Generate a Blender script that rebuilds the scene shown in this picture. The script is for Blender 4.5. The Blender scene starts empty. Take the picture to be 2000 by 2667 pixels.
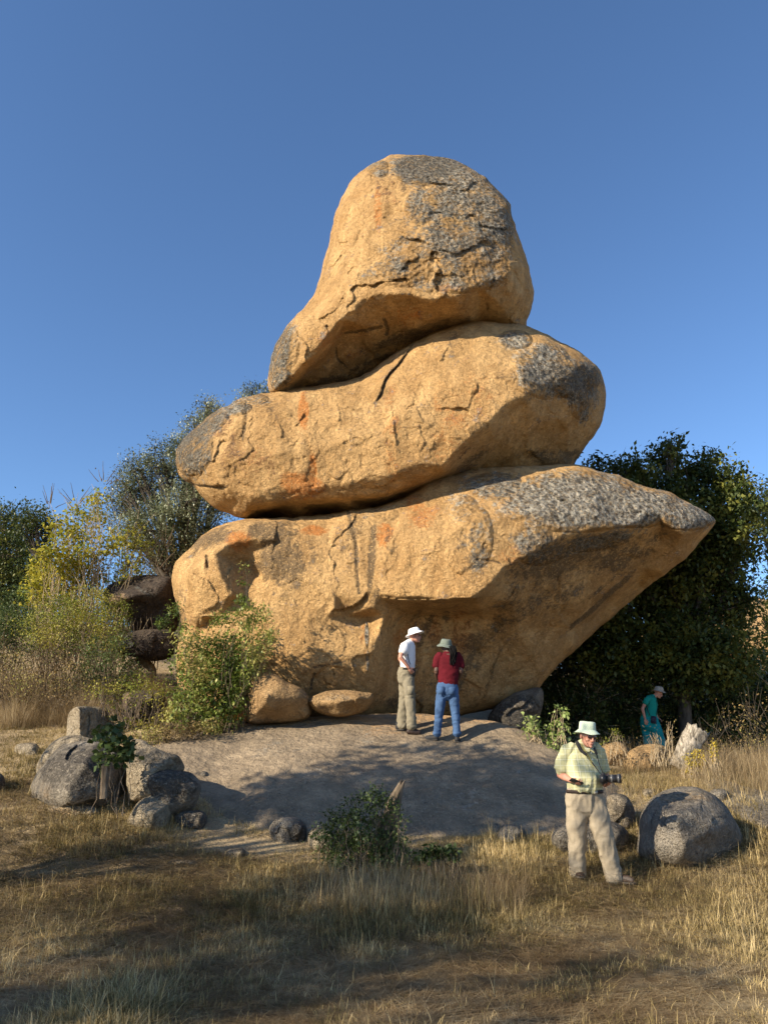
import bpy, bmesh, math, random
import numpy as np
from mathutils import Vector, Matrix, Euler
from mathutils.geometry import delaunay_2d_cdt

scene = bpy.context.scene
COL = scene.collection
R = math.radians
# ---------------------------------------------------------------- camera
F_PX, CX, CY = 2000.0, 1000.0, 1333.5
PITCH = math.atan(626.0 / 2000.0)
CAM = np.array([0.0, 0.0, 1.6])
cam_data = bpy.data.cameras.new('camera')
cam = bpy.data.objects.new('camera', cam_data)
COL.objects.link(cam)
cam.location = CAM
cam.rotation_euler = (math.pi / 2 + PITCH, 0, 0)
cam_data.sensor_fit = 'VERTICAL'
cam_data.sensor_height = 24.0
cam_data.lens = 24.0 * F_PX / 2667.0
cam_data.clip_start = 0.1
cam_data.clip_end = 3000
scene.camera = cam
# ---------------------------------------------------------------- light
SUN_EL, SUN_AZ = R(27), R(56)          # elevation; degrees to the left of straight behind the camera
S = np.array([-math.sin(SUN_AZ) * math.cos(SUN_EL), -math.cos(SUN_AZ) * math.cos(SUN_EL), math.sin(SUN_EL)])
world = bpy.data.worlds.new('World')
scene.world = world
world.use_nodes = True
wn = world.node_tree
sky = wn.nodes.new('ShaderNodeTexSky')
sky.sky_type = 'NISHITA'
sky.sun_disc = False
sky.sun_elevation = SUN_EL
sky.sun_rotation = math.atan2(S[0], S[1])
sky.altitude = 1400
sky.air_density = 1.0
sky.dust_density = 0.7
sky.ozone_density = 4.0
bg = wn.nodes['Background']
hs = wn.nodes.new('ShaderNodeHueSaturation'); hs.inputs['Saturation'].default_value = 1.05; wn.links.new(sky.outputs[0], hs.inputs['Color']); wn.links.new(hs.outputs[0], bg.inputs[0])
bg.inputs[1].default_value = 0.112
sd = bpy.data.lights.new('sun', 'SUN')
sd.energy = 5.0
sd.angle = R(0.53)
sd.color = (1.0, 0.87, 0.67)
so = bpy.data.objects.new('sun', sd)
COL.objects.link(so)
so.rotation_euler = Vector(S).to_track_quat('Z', 'Y').to_euler()
so.location = (-8, -8, 20)
scene.view_settings.view_transform = 'Standard'
scene.view_settings.look = 'None'
scene.view_settings.gamma = 1
scene.view_settings.exposure = 0.95
scene.view_settings.use_curve_mapping = False
scene.render.engine = 'CYCLES'
scene.cycles.max_bounces = 4
scene.cycles.diffuse_bounces = 2
scene.cycles.glossy_bounces = 2
scene.cycles.transmission_bounces = 2
scene.cycles.transparent_max_bounces = 6

# ---------------------------------------------------------------- helpers
def W(px, py, Y):
    """world point seen at photograph pixel (px, py) whose distance ahead is Y"""
    px = np.asarray(px, float); py = np.asarray(py, float)
    xc = (px - CX) / F_PX; yc = (CY - py) / F_PX
    dy = math.cos(PITCH) - yc * math.sin(PITCH)
    dz = math.sin(PITCH) + yc * math.cos(PITCH)
    t = Y / dy
    return np.stack([CAM[0] + xc * t, CAM[1] + dy * t, CAM[2] + dz * t], -1)

def tag(o, label=None, cat=None, group=None, kind=None):
    if label: o['label'] = label
    if cat: o['category'] = cat
    if group: o['group'] = group
    if kind: o['kind'] = kind
    return o

def empty(name, loc, rz=0.0):
    o = bpy.data.objects.new(name, None)
    COL.objects.link(o)
    o.location = loc; o.rotation_euler = (0, 0, rz)
    o.empty_display_size = 0.2
    return o

def link(name, me, parent=None, mat=None):
    o = bpy.data.objects.new(name, me)
    COL.objects.link(o)
    if mat: me.materials.append(mat)
    if parent is not None:
        o.parent = parent
        bpy.context.view_layer.update() if False else None
        o.matrix_parent_inverse = Matrix.Translation(-parent.location) if True else None
    return o

def mesh_np(name, V, Fq, smooth=True):
    """V (n,3), Fq (m,k) all same arity"""
    me = bpy.data.meshes.new(name)
    V = np.asarray(V, np.float32); Fq = np.asarray(Fq, np.int32)
    k = Fq.shape[1]
    me.vertices.add(len(V)); me.vertices.foreach_set('co', V.ravel())
    me.loops.add(Fq.size); me.loops.foreach_set('vertex_index', Fq.ravel())
    me.polygons.add(len(Fq))
    me.polygons.foreach_set('loop_start', np.arange(0, Fq.size, k, dtype=np.int32))
    me.polygons.foreach_set('loop_total', np.full(len(Fq), k, np.int32))
    if smooth: me.polygons.foreach_set('use_smooth', np.ones(len(Fq), bool))
    me.update(calc_edges=True); me.validate()
    return me

def set_attr(me, name, arr):
    a = me.attributes.new(name, 'FLOAT', 'POINT')
    a.data.foreach_set('value', np.asarray(arr, np.float32).ravel())

def col_attr(me, name, arr):
    a = me.attributes.new(name, 'FLOAT_COLOR', 'POINT')
    arr = np.concatenate([arr, np.ones((len(arr), 1))], 1) if arr.shape[1] == 3 else arr
    a.data.foreach_set('color', np.asarray(arr, np.float32).ravel())

# ---- gradient noise
_prm = np.random.RandomState(7).permutation(4096)
_grd = np.random.RandomState(8).normal(size=(4096, 3)); _grd /= np.linalg.norm(_grd, axis=1)[:, None]
def noise3(P, seed=0):
    P = np.asarray(P, float) + seed * 17.31
    i = np.floor(P).astype(np.int64); f = P - i
    u = f * f * f * (f * (f * 6 - 15) + 10)
    out = np.zeros(P.shape[:-1])
    for dx in (0, 1):
        for dy in (0, 1):
            for dz in (0, 1):
                h = _prm[(i[..., 0] + dx) & 4095]
                h = _prm[(h + i[..., 1] + dy) & 4095]
                h = _prm[(h + i[..., 2] + dz) & 4095]
                g = _grd[h]
                d = g[..., 0] * (f[..., 0] - dx) + g[..., 1] * (f[..., 1] - dy) + g[..., 2] * (f[..., 2] - dz)
                w = (u[..., 0] if dx else 1 - u[..., 0]) * (u[..., 1] if dy else 1 - u[..., 1]) * (u[..., 2] if dz else 1 - u[..., 2])
                out += w * d
    return out * 1.6
def fbm(P, octs=4, seed=0, gain=0.5, lac=2.03):
    a, s, r = 1.0, 0.0, 0.0
    P = np.asarray(P, float)
    for k in range(octs):
        r = r + a * noise3(P, seed + k); s += a
        P = P * lac; a *= gain
    return r / s
def plates(P, scale, seed):
    """broken sheets: every cell of a warped 3-D mosaic is a slightly tilted plane"""
    P = np.asarray(P, float) * scale
    P = P + .35 * np.stack([fbm(P * 1.3, 3, seed + 1), fbm(P * 1.3, 3, seed + 2), fbm(P * 1.3, 3, seed + 3)], -1)
    i = np.floor(P).astype(np.int64); best = np.full(len(P), 1e9); val = np.zeros(len(P))
    for dx in (-1, 0, 1):
        for dy in (-1, 0, 1):
            for dz in (-1, 0, 1):
                c = i + np.array([dx, dy, dz]); h = _prm[(c[:, 0] + seed * 31) & 4095]; h = _prm[(h + c[:, 1]) & 4095]; h = _prm[(h + c[:, 2]) & 4095]
                q = c + .5 + .45 * _grd[h]; d = P - q; dd = (d * d).sum(1); m = dd < best
                best[m] = dd[m]; val[m] = ((d * _grd[(h + 77) & 4095]).sum(1) + .35 * _grd[(h + 191) & 4095][:, 0])[m]
    return val / scale
def sstep(a, b, x):
    t = np.clip((x - a) / (b - a), 0, 1)
    return t * t * (3 - 2 * t)

# ---------------------------------------------------------------- materials
class NT:
    def __init__(s, name):
        s.m = bpy.data.materials.new(name); s.m.use_nodes = True
        s.t = s.m.node_tree; s.n = s.t.nodes; s.l = s.t.links
        s.bsdf = s.n['Principled BSDF']; s.out = s.n['Material Output']
    def _in(s, node, key, v):
        if v is None: return
        if isinstance(v, bpy.types.NodeSocket): s.l.new(v, node.inputs[key])
        else: node.inputs[key].default_value = v
    def coord(s, which='Object'):
        return s.n.new('ShaderNodeTexCoord').outputs[which]
    def pos(s): return s.n.new('ShaderNodeNewGeometry').outputs['Position']
    def attr(s, name, out='Fac'):
        a = s.n.new('ShaderNodeAttribute'); a.attribute_name = name; return a.outputs[out]
    def mapping(s, vec, scale=(1, 1, 1), rot=(0, 0, 0), loc=(0, 0, 0)):
        m = s.n.new('ShaderNodeMapping'); s.l.new(vec, m.inputs[0])
        m.inputs['Scale'].default_value = scale; m.inputs['Rotation'].default_value = rot; m.inputs['Location'].default_value = loc
        return m.outputs[0]
    def noise(s, vec, scale, detail=4, rough=.55, dist=0.0, out=0):
        t = s.n.new('ShaderNodeTexNoise'); s._in(t, 'Vector', vec)
        t.inputs['Scale'].default_value = scale; t.inputs['Detail'].default_value = detail
        t.inputs['Roughness'].default_value = rough; t.inputs['Distortion'].default_value = dist
        return t.outputs[out]
    def vor(s, vec, scale, feature='F1', out='Distance', rand=1.0, smooth=None):
        t = s.n.new('ShaderNodeTexVoronoi'); t.feature = feature; s._in(t, 'Vector', vec)
        t.inputs['Scale'].default_value = scale; t.inputs['Randomness'].default_value = rand
        if smooth is not None and 'Smoothness' in t.inputs: t.inputs['Smoothness'].default_value = smooth
        return t.outputs[out]
    def wave(s, vec, scale, dist=0, detail=2, dirn='X', prof='SIN'):
        t = s.n.new('ShaderNodeTexWave'); s._in(t, 'Vector', vec); t.bands_direction = dirn; t.wave_profile = prof
        t.inputs['Scale'].default_value = scale; t.inputs['Distortion'].default_value = dist; t.inputs['Detail'].default_value = detail
        return t.outputs['Fac']
    def ramp(s, fac, stops, interp='LINEAR'):
        r = s.n.new('ShaderNodeValToRGB'); s._in(r, 'Fac', fac); r.color_ramp.interpolation = interp
        e = r.color_ramp.elements
        while len(e) < len(stops): e.new(0.5)
        for el, (p, c) in zip(e, stops):
            el.position = p; el.color = (c, c, c, 1) if np.isscalar(c) else (*c, 1)
        return r.outputs[0]
    def mix(s, fac, a, b, mode='MIX'):
        m = s.n.new('ShaderNodeMix'); m.data_type = 'RGBA'; m.blend_type = mode; m.clamp_factor = True
        s._in(m, 0, fac)
        for key, v in ((6, a), (7, b)):
            if isinstance(v, bpy.types.NodeSocket): s.l.new(v, m.inputs[key])
            else: m.inputs[key].default_value = (*v, 1) if not np.isscalar(v) else (v, v, v, 1)
        return m.outputs[2]
    def math(s, op, a, b=None, clamp=False):
        m = s.n.new('ShaderNodeMath'); m.operation = op; m.use_clamp = clamp
        s._in(m, 0, a)
        if b is not None: s._in(m, 1, b)
        return m.outputs[0]
    def bump(s, h, strength=.5, dist=.02, prev=None):
        b = s.n.new('ShaderNodeBump'); s._in(b, 'Height', h); b.inputs['Strength'].default_value = strength
        b.inputs['Distance'].default_value = dist
        if prev is not None: s.l.new(prev, b.inputs['Normal'])
        return b.outputs[0]
    def finish(s, color=None, rough=.9, normal=None, spec=.25, trans=None, sheen=None):
        s._in(s.bsdf, 'Base Color', color if isinstance(color, bpy.types.NodeSocket) or color is None else (*color, 1))
        s._in(s.bsdf, 'Roughness', rough)
        s.bsdf.inputs['Specular IOR Level'].default_value = spec
        if normal is not None: s.l.new(normal, s.bsdf.inputs['Normal'])
        if trans:
            tr = s.n.new('ShaderNodeBsdfTranslucent')
            if isinstance(color, bpy.types.NodeSocket): s.l.new(color, tr.inputs[0])
            else: tr.inputs[0].default_value = (*color, 1)
            mx = s.n.new('ShaderNodeMixShader'); mx.inputs[0].default_value = trans
            s.l.new(s.bsdf.outputs[0], mx.inputs[1]); s.l.new(tr.outputs[0], mx.inputs[2])
            s.l.new(mx.outputs[0], s.out.inputs[0])
        return s.m

def rock_material(name, a, b, lichen_light, lichen_dark, orange, dark, grain=1.0, fleck=.45, big=.6, film_amt=.6):
    """weathered granite; attributes lich / orng / dark (0..1) place the lichen and stains"""
    t = NT(name); P = t.pos()
    lich, orng, drk = t.attr('lich'), t.attr('orng'), t.attr('dark')
    n1 = t.noise(P, big, 4, .6, .4)
    n2 = t.noise(P, 2.6, 5, .7)
    base = t.mix(t.ramp(n1, [(.38, 0), (.6, 1)]), a, b)
    base = t.mix(t.ramp(n2, [(.35, .5), (.7, 0)]), base, tuple(c * .62 for c in b))
    # vertical wash streaks
    st = t.noise(t.mapping(P, (2.6, 2.6, .28)), 1.0, 5, .6, .2)
    base = t.mix(t.ramp(st, [(.50, 0), (.66, .6)]), base, tuple(c * 1.18 for c in a))
    base = t.mix(t.ramp(st, [(.32, .55), (.45, 0)]), base, tuple(c * .55 for c in b))
    jag = t.noise(P, 2.0, 4, .72)
    jagf = t.noise(P, 10, 3, .75)
    def mask(m, lo=.42, hi=.58, w=1.0):
        k = t.math('ADD', t.math('MULTIPLY', t.math('SUBTRACT', jag, .5), w * 2.4), m)
        k = t.math('ADD', k, t.math('MULTIPLY', t.math('SUBTRACT', jagf, .5), w * 1.5))
        return t.ramp(k, [(lo, 0), (hi, 1)])
    base = t.mix(t.math('MULTIPLY', mask(orng, .3, .75), .85), base, orange)
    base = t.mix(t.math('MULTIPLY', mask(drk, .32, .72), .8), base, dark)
    fine = t.noise(P, 17, 3, .8)
    mid = t.noise(P, 6.5, 5, .78)
    # thin mottled lichen film all over, thicker where the marks are
    film = t.math('ADD', t.math('MULTIPLY', t.math('SUBTRACT', n2, .5), 2.0), t.math('MULTIPLY', t.math('SUBTRACT', mid, .5), 2.2))
    base = t.mix(t.ramp(film, [(.12, 0), (.5, film_amt)]), base, tuple(c * .33 for c in b))
    base = t.mix(t.ramp(t.math('MULTIPLY', film, -1.0), [(.3, 0), (.7, .5)]), base, tuple(min(1, c * 1.25) for c in a))
    lc = t.mix(t.ramp(mid, [(.36, 0), (.60, 1)]), lichen_dark, lichen_light)
    lc = t.mix(t.ramp(fine, [(.36, .8), (.5, 0)]), lc, tuple(c * .5 for c in lichen_dark))
    lc = t.mix(t.math('MULTIPLY', drk, .78), lc, tuple(c * 1.2 for c in lichen_dark))
    lm = mask(lich, .3, .78)
    base = t.mix(t.math('MULTIPLY', lm, .92), base, lc)
    # mineral grain: pale and dark flecks
    base = t.mix(t.ramp(fine, [(.34, fleck), (.47, 0)]), base, tuple(c * .45 for c in b))
    base = t.mix(t.ramp(t.noise(P, 26, 2, .7), [(.56, 0), (.68, fleck)]), base, tuple(min(1, c * 1.5) for c in a))
    h1 = t.noise(P, 13, 4, .85)
    b1 = t.bump(h1, 1.0 * grain, .10)
    b2 = t.bump(t.noise(P, 4, 5, .7, .3), .9 * grain, .22, b1)
    v = t.vor(P, 9.5, 'F1')
    base = t.mix(t.math('MULTIPLY', t.ramp(v, [(.12, .75), (.30, 0)]), lm), base, tuple(c * .5 for c in lichen_dark))
    vv = t.math('MULTIPLY', t.math('ADD', t.math('MULTIPLY', v, 1.4), t.math('MULTIPLY', mid, 1.2)), t.math('ADD', t.ramp(lich, [(.3, 0), (.6, 1)]), .05))
    b3 = t.bump(vv, 1.0, .22, b2)
    return t.finish(base, .92, b3, .15)

def plain_material(name, color, rough=.8, spec=.3, noise_scale=None, amt=.25, bump=0.0, bscale=60, bdist=.01, trans=None):
    t = NT(name); P = t.coord('Object'); c = color; nrm = None
    if noise_scale:
        c = t.mix(t.ramp(t.noise(P, noise_scale, 5, .6), [(.3, 0), (.7, 1)]), tuple(x * (1 - amt) for x in color), tuple(min(1, x * (1 + amt * .6)) for x in color))
    if bump: nrm = t.bump(t.noise(P, bscale, 4, .6), bump, bdist)
    return t.finish(c, rough, nrm, spec, trans)

M = {}
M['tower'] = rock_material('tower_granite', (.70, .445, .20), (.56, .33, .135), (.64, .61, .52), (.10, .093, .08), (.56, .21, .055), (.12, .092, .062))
M['dome'] = rock_material('slab_granite', (.335, .26, .175), (.245, .19, .13), (.42, .38, .30), (.12, .11, .09), (.42, .26, .13), (.10, .09, .08), grain=.5, fleck=.35, big=.45, film_amt=.4)
M['tan'] = rock_material('tan_granite', (.56, .37, .18), (.43, .27, .13), (.5, .42, .3), (.15, .12, .09), (.5, .25, .1), (.16, .12, .08))
M['pale'] = rock_material('pale_granite', (.50, .42, .30), (.36, .29, .20), (.5, .47, .38), (.13, .12, .10), (.5, .33, .16), (.13, .11, .09), grain=1.3)
M['grey'] = rock_material('grey_granite', (.36, .315, .25), (.26, .225, .18), (.40, .38, .32), (.07, .065, .06), (.33, .23, .13), (.07, .062, .055), grain=1.1)
M['darkrock'] = rock_material('dark_granite', (.13, .10, .075), (.075, .06, .05), (.36, .36, .33), (.05, .048, .043), (.36, .25, .15), (.045, .04, .035), grain=1.1)
# ---------------------------------------------------------------- rocks: solids with their own depth
def catmull(P, closed=True, step=6.0):
    P = np.asarray(P, float); n = len(P); out = []
    for i in range(n if closed else n - 1):
        p0, p1, p2, p3 = P[(i - 1) % n], P[i], P[(i + 1) % n], P[(i + 2) % n]
        if not closed:
            p0 = P[max(i - 1, 0)]; p3 = P[min(i + 2, n - 1)]
        m = max(1, int(np.linalg.norm(p2 - p1) / step))
        for k in range(m):
            t = k / m
            out.append(.5 * ((2 * p1) + (-p0 + p2) * t + (2 * p0 - 5 * p1 + 4 * p2 - p3) * t * t + (-p0 + 3 * p1 - 3 * p2 + p3) * t ** 3))
    return np.array(out)

def seg_dist(Q, poly, closed=True):
    """distance of points Q to a polyline, plus signed side of nearest segment"""
    A = poly; B = np.roll(poly, -1, 0)
    if not closed: A, B = poly[:-1], poly[1:]
    best = np.full(len(Q), 1e9); side = np.zeros(len(Q)); near = np.zeros_like(Q); par = np.zeros(len(Q))
    for k, (a, b) in enumerate(zip(A, B)):
        d = b - a; L = max(1e-9, d @ d)
        t = np.clip(((Q - a) @ d) / L, 0, 1)
        c = a + t[:, None] * d; r = Q - c; dd = np.sqrt((r * r).sum(1))
        m = dd < best
        best[m] = dd[m]; near[m] = c[m]
        side[m] = np.sign(d[0] * (Q[m, 1] - a[1]) - d[1] * (Q[m, 0] - a[0])); par[m] = (k + t[m]) / len(A)
    return best, side, near, par

def inside(Q, poly):
    x, y = Q[:, 0], Q[:, 1]; c = np.zeros(len(Q), bool); n = len(poly)
    for i in range(n):
        x1, y1 = poly[i]; x2, y2 = poly[(i + 1) % n]
        if y1 == y2: continue
        m = ((y1 > y) != (y2 > y)) & (x < (x2 - x1) * (y - y1) / (y2 - y1) + x1)
        c ^= m
    return c

def blur(A, s):
    if s <= 0: return A
    r = int(3 * s) + 1; k = np.exp(-.5 * (np.arange(-r, r + 1) / s) ** 2); k /= k.sum()
    for ax in (0, 1):
        pad = [(0, 0), (0, 0)]; pad[ax] = (r, r)
        B = np.pad(A, pad, mode='edge'); out = np.zeros_like(A)
        for j, w in enumerate(k):
            out += w * (B[j:j + A.shape[0]] if ax == 0 else B[:, j:j + A.shape[1]])
        A = out
    return A

def tin(ctl, edges, gx, gy, val):
    """piecewise linear surface through control points (kept creases), on a grid"""
    pts = [Vector((c[0], c[1])) for c in ctl]; vals = [c[2] for c in ctl]
    x0, x1, y0, y1 = gx[0] - 60, gx[-1] + 60, gy[0] - 60, gy[-1] + 60
    C = np.array([(c[0], c[1]) for c in ctl], float)
    fr = [(x, y) for x in np.linspace(x0, x1, 7) for y in (y0, y1)] + [(x, y) for y in np.linspace(y0, y1, 5)[1:-1] for x in (x0, x1)]
    for f in fr:
        j = np.argmin(((C - np.array(f)) ** 2).sum(1)); pts.append(Vector(f)); vals.append(vals[j])
    vs, es, fs, ov, oe, of = delaunay_2d_cdt(pts, edges, [], 0, 1e-4)
    vals2 = [np.mean([vals[k] for k in o]) if o else None for o in ov]
    for i, v in enumerate(vals2):
        if v is None:
            d = [((vs[i] - p).length, q) for p, q in zip(pts, vals)]; vals2[i] = min(d)[1]
    G = np.full((len(gy), len(gx)), float(val))
    for f in fs:
        a, b, c = [np.array(vs[k]) for k in f[:3]]; va, vb, vc = [vals2[k] for k in f[:3]]
        i0, i1 = np.searchsorted(gx, [min(a[0], b[0], c[0]) - 1e-6, max(a[0], b[0], c[0]) + 1e-6])
        j0, j1 = np.searchsorted(gy, [min(a[1], b[1], c[1]) - 1e-6, max(a[1], b[1], c[1]) + 1e-6])
        if i1 <= i0 or j1 <= j0: continue
        X, Y = np.meshgrid(gx[i0:i1], gy[j0:j1])
        den = (b[1] - c[1]) * (a[0] - c[0]) + (c[0] - b[0]) * (a[1] - c[1])
        if abs(den) < 1e-9: continue
        l1 = ((b[1] - c[1]) * (X - c[0]) + (c[0] - b[0]) * (Y - c[1])) / den
        l2 = ((c[1] - a[1]) * (X - c[0]) + (a[0] - c[0]) * (Y - c[1])) / den
        l3 = 1 - l1 - l2; m = (l1 >= -1e-6) & (l2 >= -1e-6) & (l3 >= -1e-6)
        sub = G[j0:j1, i0:i1]; sub[m] = (va * l1 + vb * l2 + vc * l3)[m]
    return G

def blobs(Q, bl):
    r = np.zeros(len(Q))
    for b in bl:
        cx, cy, rx, ry = b[:4]; w = b[4] if len(b) > 4 else 1.0; an = R(b[5]) if len(b) > 5 else 0.0
        dx, dy = Q[:, 0] - cx, Q[:, 1] - cy
        u = (dx * math.cos(an) + dy * math.sin(an)) / rx; v = (-dx * math.sin(an) + dy * math.cos(an)) / ry
        r = np.maximum(r, w * (1 - sstep(.45, 1.35, np.sqrt(u * u + v * v))))
    return r

def rock(name, outline, ctl, mat, roll=1.0, thick=4.0, rpx=110, edges=(), g=4.0, soft=9.0, lumps=.10, mids=.03, nscale=1.0, plate=.0,
         terr=.0, tfreq=1.1, cracks=(), steps=(), lich=(), orng=(), dark=(), rough=2.2, seed=0, base_w=None, parent=None):
    """outline: silhouette as seen from the photograph's side; ctl: (px, py, Y) depth points of the near face.
    The solid has a near face, a far face `thick` metres behind it, and rounded flanks."""
    poly = catmull(outline, True, 6.0)
    # ragged silhouette
    nn = fbm(np.concatenate([poly / 26.0, np.zeros((len(poly), 1))], 1), 4, seed + 3)
    cen = poly.mean(0)
    d = np.roll(poly, -1, 0) - np.roll(poly, 1, 0); nr = np.stack([d[:, 1], -d[:, 0]], 1); nr /= np.maximum(1e-6, np.linalg.norm(nr, axis=1))[:, None]
    poly = poly + nr * (nn * rough * 2)[:, None]
    x0, y0 = poly.min(0) - g; x1, y1 = poly.max(0) + g
    gx = np.arange(x0, x1 + g, g); gy = np.arange(y0, y1 + g, g)
    Fm = blur(tin(list(ctl), list(edges), gx, gy, ctl[0][2]), soft / g)
    X, Yp = np.meshgrid(gx, gy); Q = np.stack([X.ravel(), Yp.ravel()], 1)
    ins = inside(Q, poly)
    ids = np.where(ins)[0]
    Qi = Q[ids]
    dist, _, near, _ = seg_dist(Qi, poly)
    # cells fully inside
    ny, nx = X.shape; I2 = ins.reshape(ny, nx)
    cell = I2[:-1, :-1] & I2[1:, :-1] & I2[:-1, 1:] & I2[1:, 1:]
    used = np.zeros((ny, nx), bool)
    for a in (0, 1):
        for b in (0, 1): used[a:ny - 1 + a, b:nx - 1 + b] |= cell
    # boundary = used vertices with a missing neighbouring cell
    cc = np.zeros((ny, nx), int)
    for a in (0, 1):
        for b in (0, 1): cc[a:ny - 1 + a, b:nx - 1 + b] += cell
    bnd = used & (cc < 4)
    idx = -np.ones(ny * nx, int)
    u = used.ravel(); ui = np.where(u)[0]; idx[ui] = np.arange(len(ui))
    full_d = np.zeros(ny * nx); full_d[ids] = dist
    fn = np.zeros((ny * nx, 2)); fn[ids] = near
    P2 = Q[ui].copy(); D = full_d[ui].copy(); B = bnd.ravel()[ui]
    P2[B] = fn[ui][B]; D[B] = 0
    Fv = Fm.ravel()[ui]
    w = np.sqrt(np.clip(1 - (1 - np.clip(D / rpx, 0, 1)) ** 2, 0, 1))
    base = W(P2[:, 0], P2[:, 1], Fv)
    wd = sstep(0, 18, D)
    disp = lumps * fbm(base * .8 * nscale, 4, seed) + mids * .8 * fbm(base * 3.3 * nscale, 4, seed + 20) + mids * .45 * fbm(base * 11 * nscale, 3, seed + 30)
    if plate > 0:
        disp = disp + plate * (plates(base, .95, seed) + .4 * plates(base, 2.6, seed + 5) * (.4 + sstep(-.1, .35, fbm(base * .6, 2, seed + 8))))
    if terr > 0:   # exfoliation terraces
        N = (fbm(base * tfreq, 3, seed + 40) + .10 * fbm(base * tfreq * 7, 3, seed + 44)) * 4.6
        fl = np.floor(N); fr_ = N - fl
        disp = disp - terr * (fl + sstep(.0, .06, fr_))
    for (pl, h, wpx) in steps:     # a slab edge: near side stands proud and fades away from the line
        L = catmull(pl, False, 8.0); L = L + 3.0 * np.stack([fbm(np.concatenate([L / 15., np.zeros((len(L), 1))], 1), 3, seed + 5), fbm(np.concatenate([L / 15., np.ones((len(L), 1))], 1), 3, seed + 6)], 1)
        dd, sd_, _, par = seg_dist(P2, L, False)
        taper = sstep(0, .12, par) * (1 - sstep(.88, 1, par))
        disp = disp - h * np.exp(-dd / wpx) * (sd_ > 0) * taper
    for (pl, h, wpx) in cracks:
        L = catmull(pl, False, 8.0)
        dd, sd_, _, par = seg_dist(P2, L, False)
        disp = disp + h * np.exp(-(dd / wpx) ** 2) * (sstep(0, .15, par) * (1 - sstep(.85, 1, par)) * .8 + .2)
    Mid = Fv + roll
    Yf = Mid + (Fv - Mid) * w + disp * wd
    back = Fv.mean() + thick
    back = np.maximum(Mid + .05, back)
    Yb = Mid + (back - Mid) * w
    Pf = W(P2[:, 0], P2[:, 1], Yf); Pb = W(P2[:, 0], P2[:, 1], Yb)
    nb = ~B
    V = np.concatenate([Pf, Pb[nb]])
    bidx = np.arange(len(ui)); bidx[nb] = len(ui) + np.arange(nb.sum())
    js, is_ = np.where(cell)
    q = np.stack([js * nx + is_, (js + 1) * nx + is_, (js + 1) * nx + is_ + 1, js * nx + is_ + 1], 1)
    Ff = idx[q]; Fb = bidx[Ff][:, ::-1]
    me = mesh_np(name, V, np.concatenate([Ff, Fb]))
    PQ = np.concatenate([P2, P2[nb]])
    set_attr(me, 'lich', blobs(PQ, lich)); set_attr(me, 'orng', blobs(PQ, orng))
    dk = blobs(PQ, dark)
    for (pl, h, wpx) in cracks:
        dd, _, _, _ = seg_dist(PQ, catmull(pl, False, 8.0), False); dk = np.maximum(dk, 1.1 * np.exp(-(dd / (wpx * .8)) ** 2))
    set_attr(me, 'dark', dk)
    o = link(name, me, parent, mat)
    return o

def ctl_auto(outline, Y, seed=0, amp=.12):
    o = np.array(outline, float); c = o.mean(0); rs = np.random.RandomState(seed)
    pts = [(c[0], c[1], Y)]
    for p in o[::max(1, len(o) // 8)]:
        m = c + (p - c) * .55; pts.append((m[0], m[1], Y + rs.uniform(-amp, amp)))
    return pts

def surf_z(x, y):
    z = ground_z(x, y, False)
    x = np.atleast_1d(x); y = np.atleast_1d(y)
    rr = (np.abs((x + .2) / 5.2) ** 2.6 + np.abs((y - 13.6) / 3.9) ** 2.6) ** (1 / 2.6)
    return np.where(rr < .9, np.maximum(z, slab_z(x, y)), z)
def hit(px, py, y0=4.0, y1=34.0, n=900):
    """distance ahead at which the sight line through a pixel meets the ground or the slab"""
    Ys = np.linspace(y0, y1, n); p = np.array([W(px, py, y) for y in Ys])
    b = surf_z(p[:, 0], p[:, 1]) > p[:, 2]
    return Ys[np.argmax(b)] if b.any() else None

def stone(name, label, outline, Y, mat, cat='rock', roll=.3, thick=None, seed=0, ctl=None, group=None, snap=True, **kw):
    o = np.array(outline, float); ext = (o.max(0) - o.min(0))
    if snap:
        yb = o[:, 1].max() - max(8, ext[1] * .10)
        h = hit(o[:, 0].mean(), yb)
        if h is None: print('no ground under', label)
        else:
            d = h + .05 - Y; print('snap %-60s %.1f -> %.1f' % (label[:60], Y, h)); Y += d
            if ctl: ctl = [(a, b, c + d) for a, b, c in ctl]
    thick = thick or max(.25, ext.mean() / F_PX * Y * .9)
    args = dict(plate=.07, rpx=max(8, ext.min() * .36), g=2.2 if ext.max() < 160 else 3.0, soft=6, lumps=.05, mids=.02, rough=1.0)
    args.update(kw)
    r = rock(name, outline, ctl or ctl_auto(outline, Y, seed, amp=ext.mean() / F_PX * Y * .10), mat, roll=roll, thick=thick, seed=seed, **args)
    tag(r, label, cat, group)
    return r

# ---- the three big balancing boulders
LOW = [(448,1507),(455,1469),(482,1440),(521,1401),(564,1372),(603,1360),(641,1352),(709,1349),(776,1346),(858,1338),(930,1326),(979,1320),(1022,1306),(1065,1285),(1109,1254),(1143,1238),(1196,1229),(1245,1219),(1322,1216),(1409,1212),(1466,1209),(1520,1212),(1548,1224),(1606,1236),(1645,1254),(1693,1270),(1746,1282),(1775,1301),(1814,1321),(1843,1338),(1861,1354),(1857,1370),(1827,1406),(1789,1450),(1751,1480),(1697,1520),(1642,1566),(1577,1621),(1545,1648),(1512,1680),(1469,1718),(1447,1740),(1420,1772),(1393,1804),(1360,1826),(1317,1840),(1263,1852),(1203,1864),(1130,1872),(1060,1875),(980,1880),(880,1880),(760,1880),(640,1880),(560,1872),(490,1840),(465,1790),(460,1735),(463,1690),(474,1640),(466,1595),(452,1545)]
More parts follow.
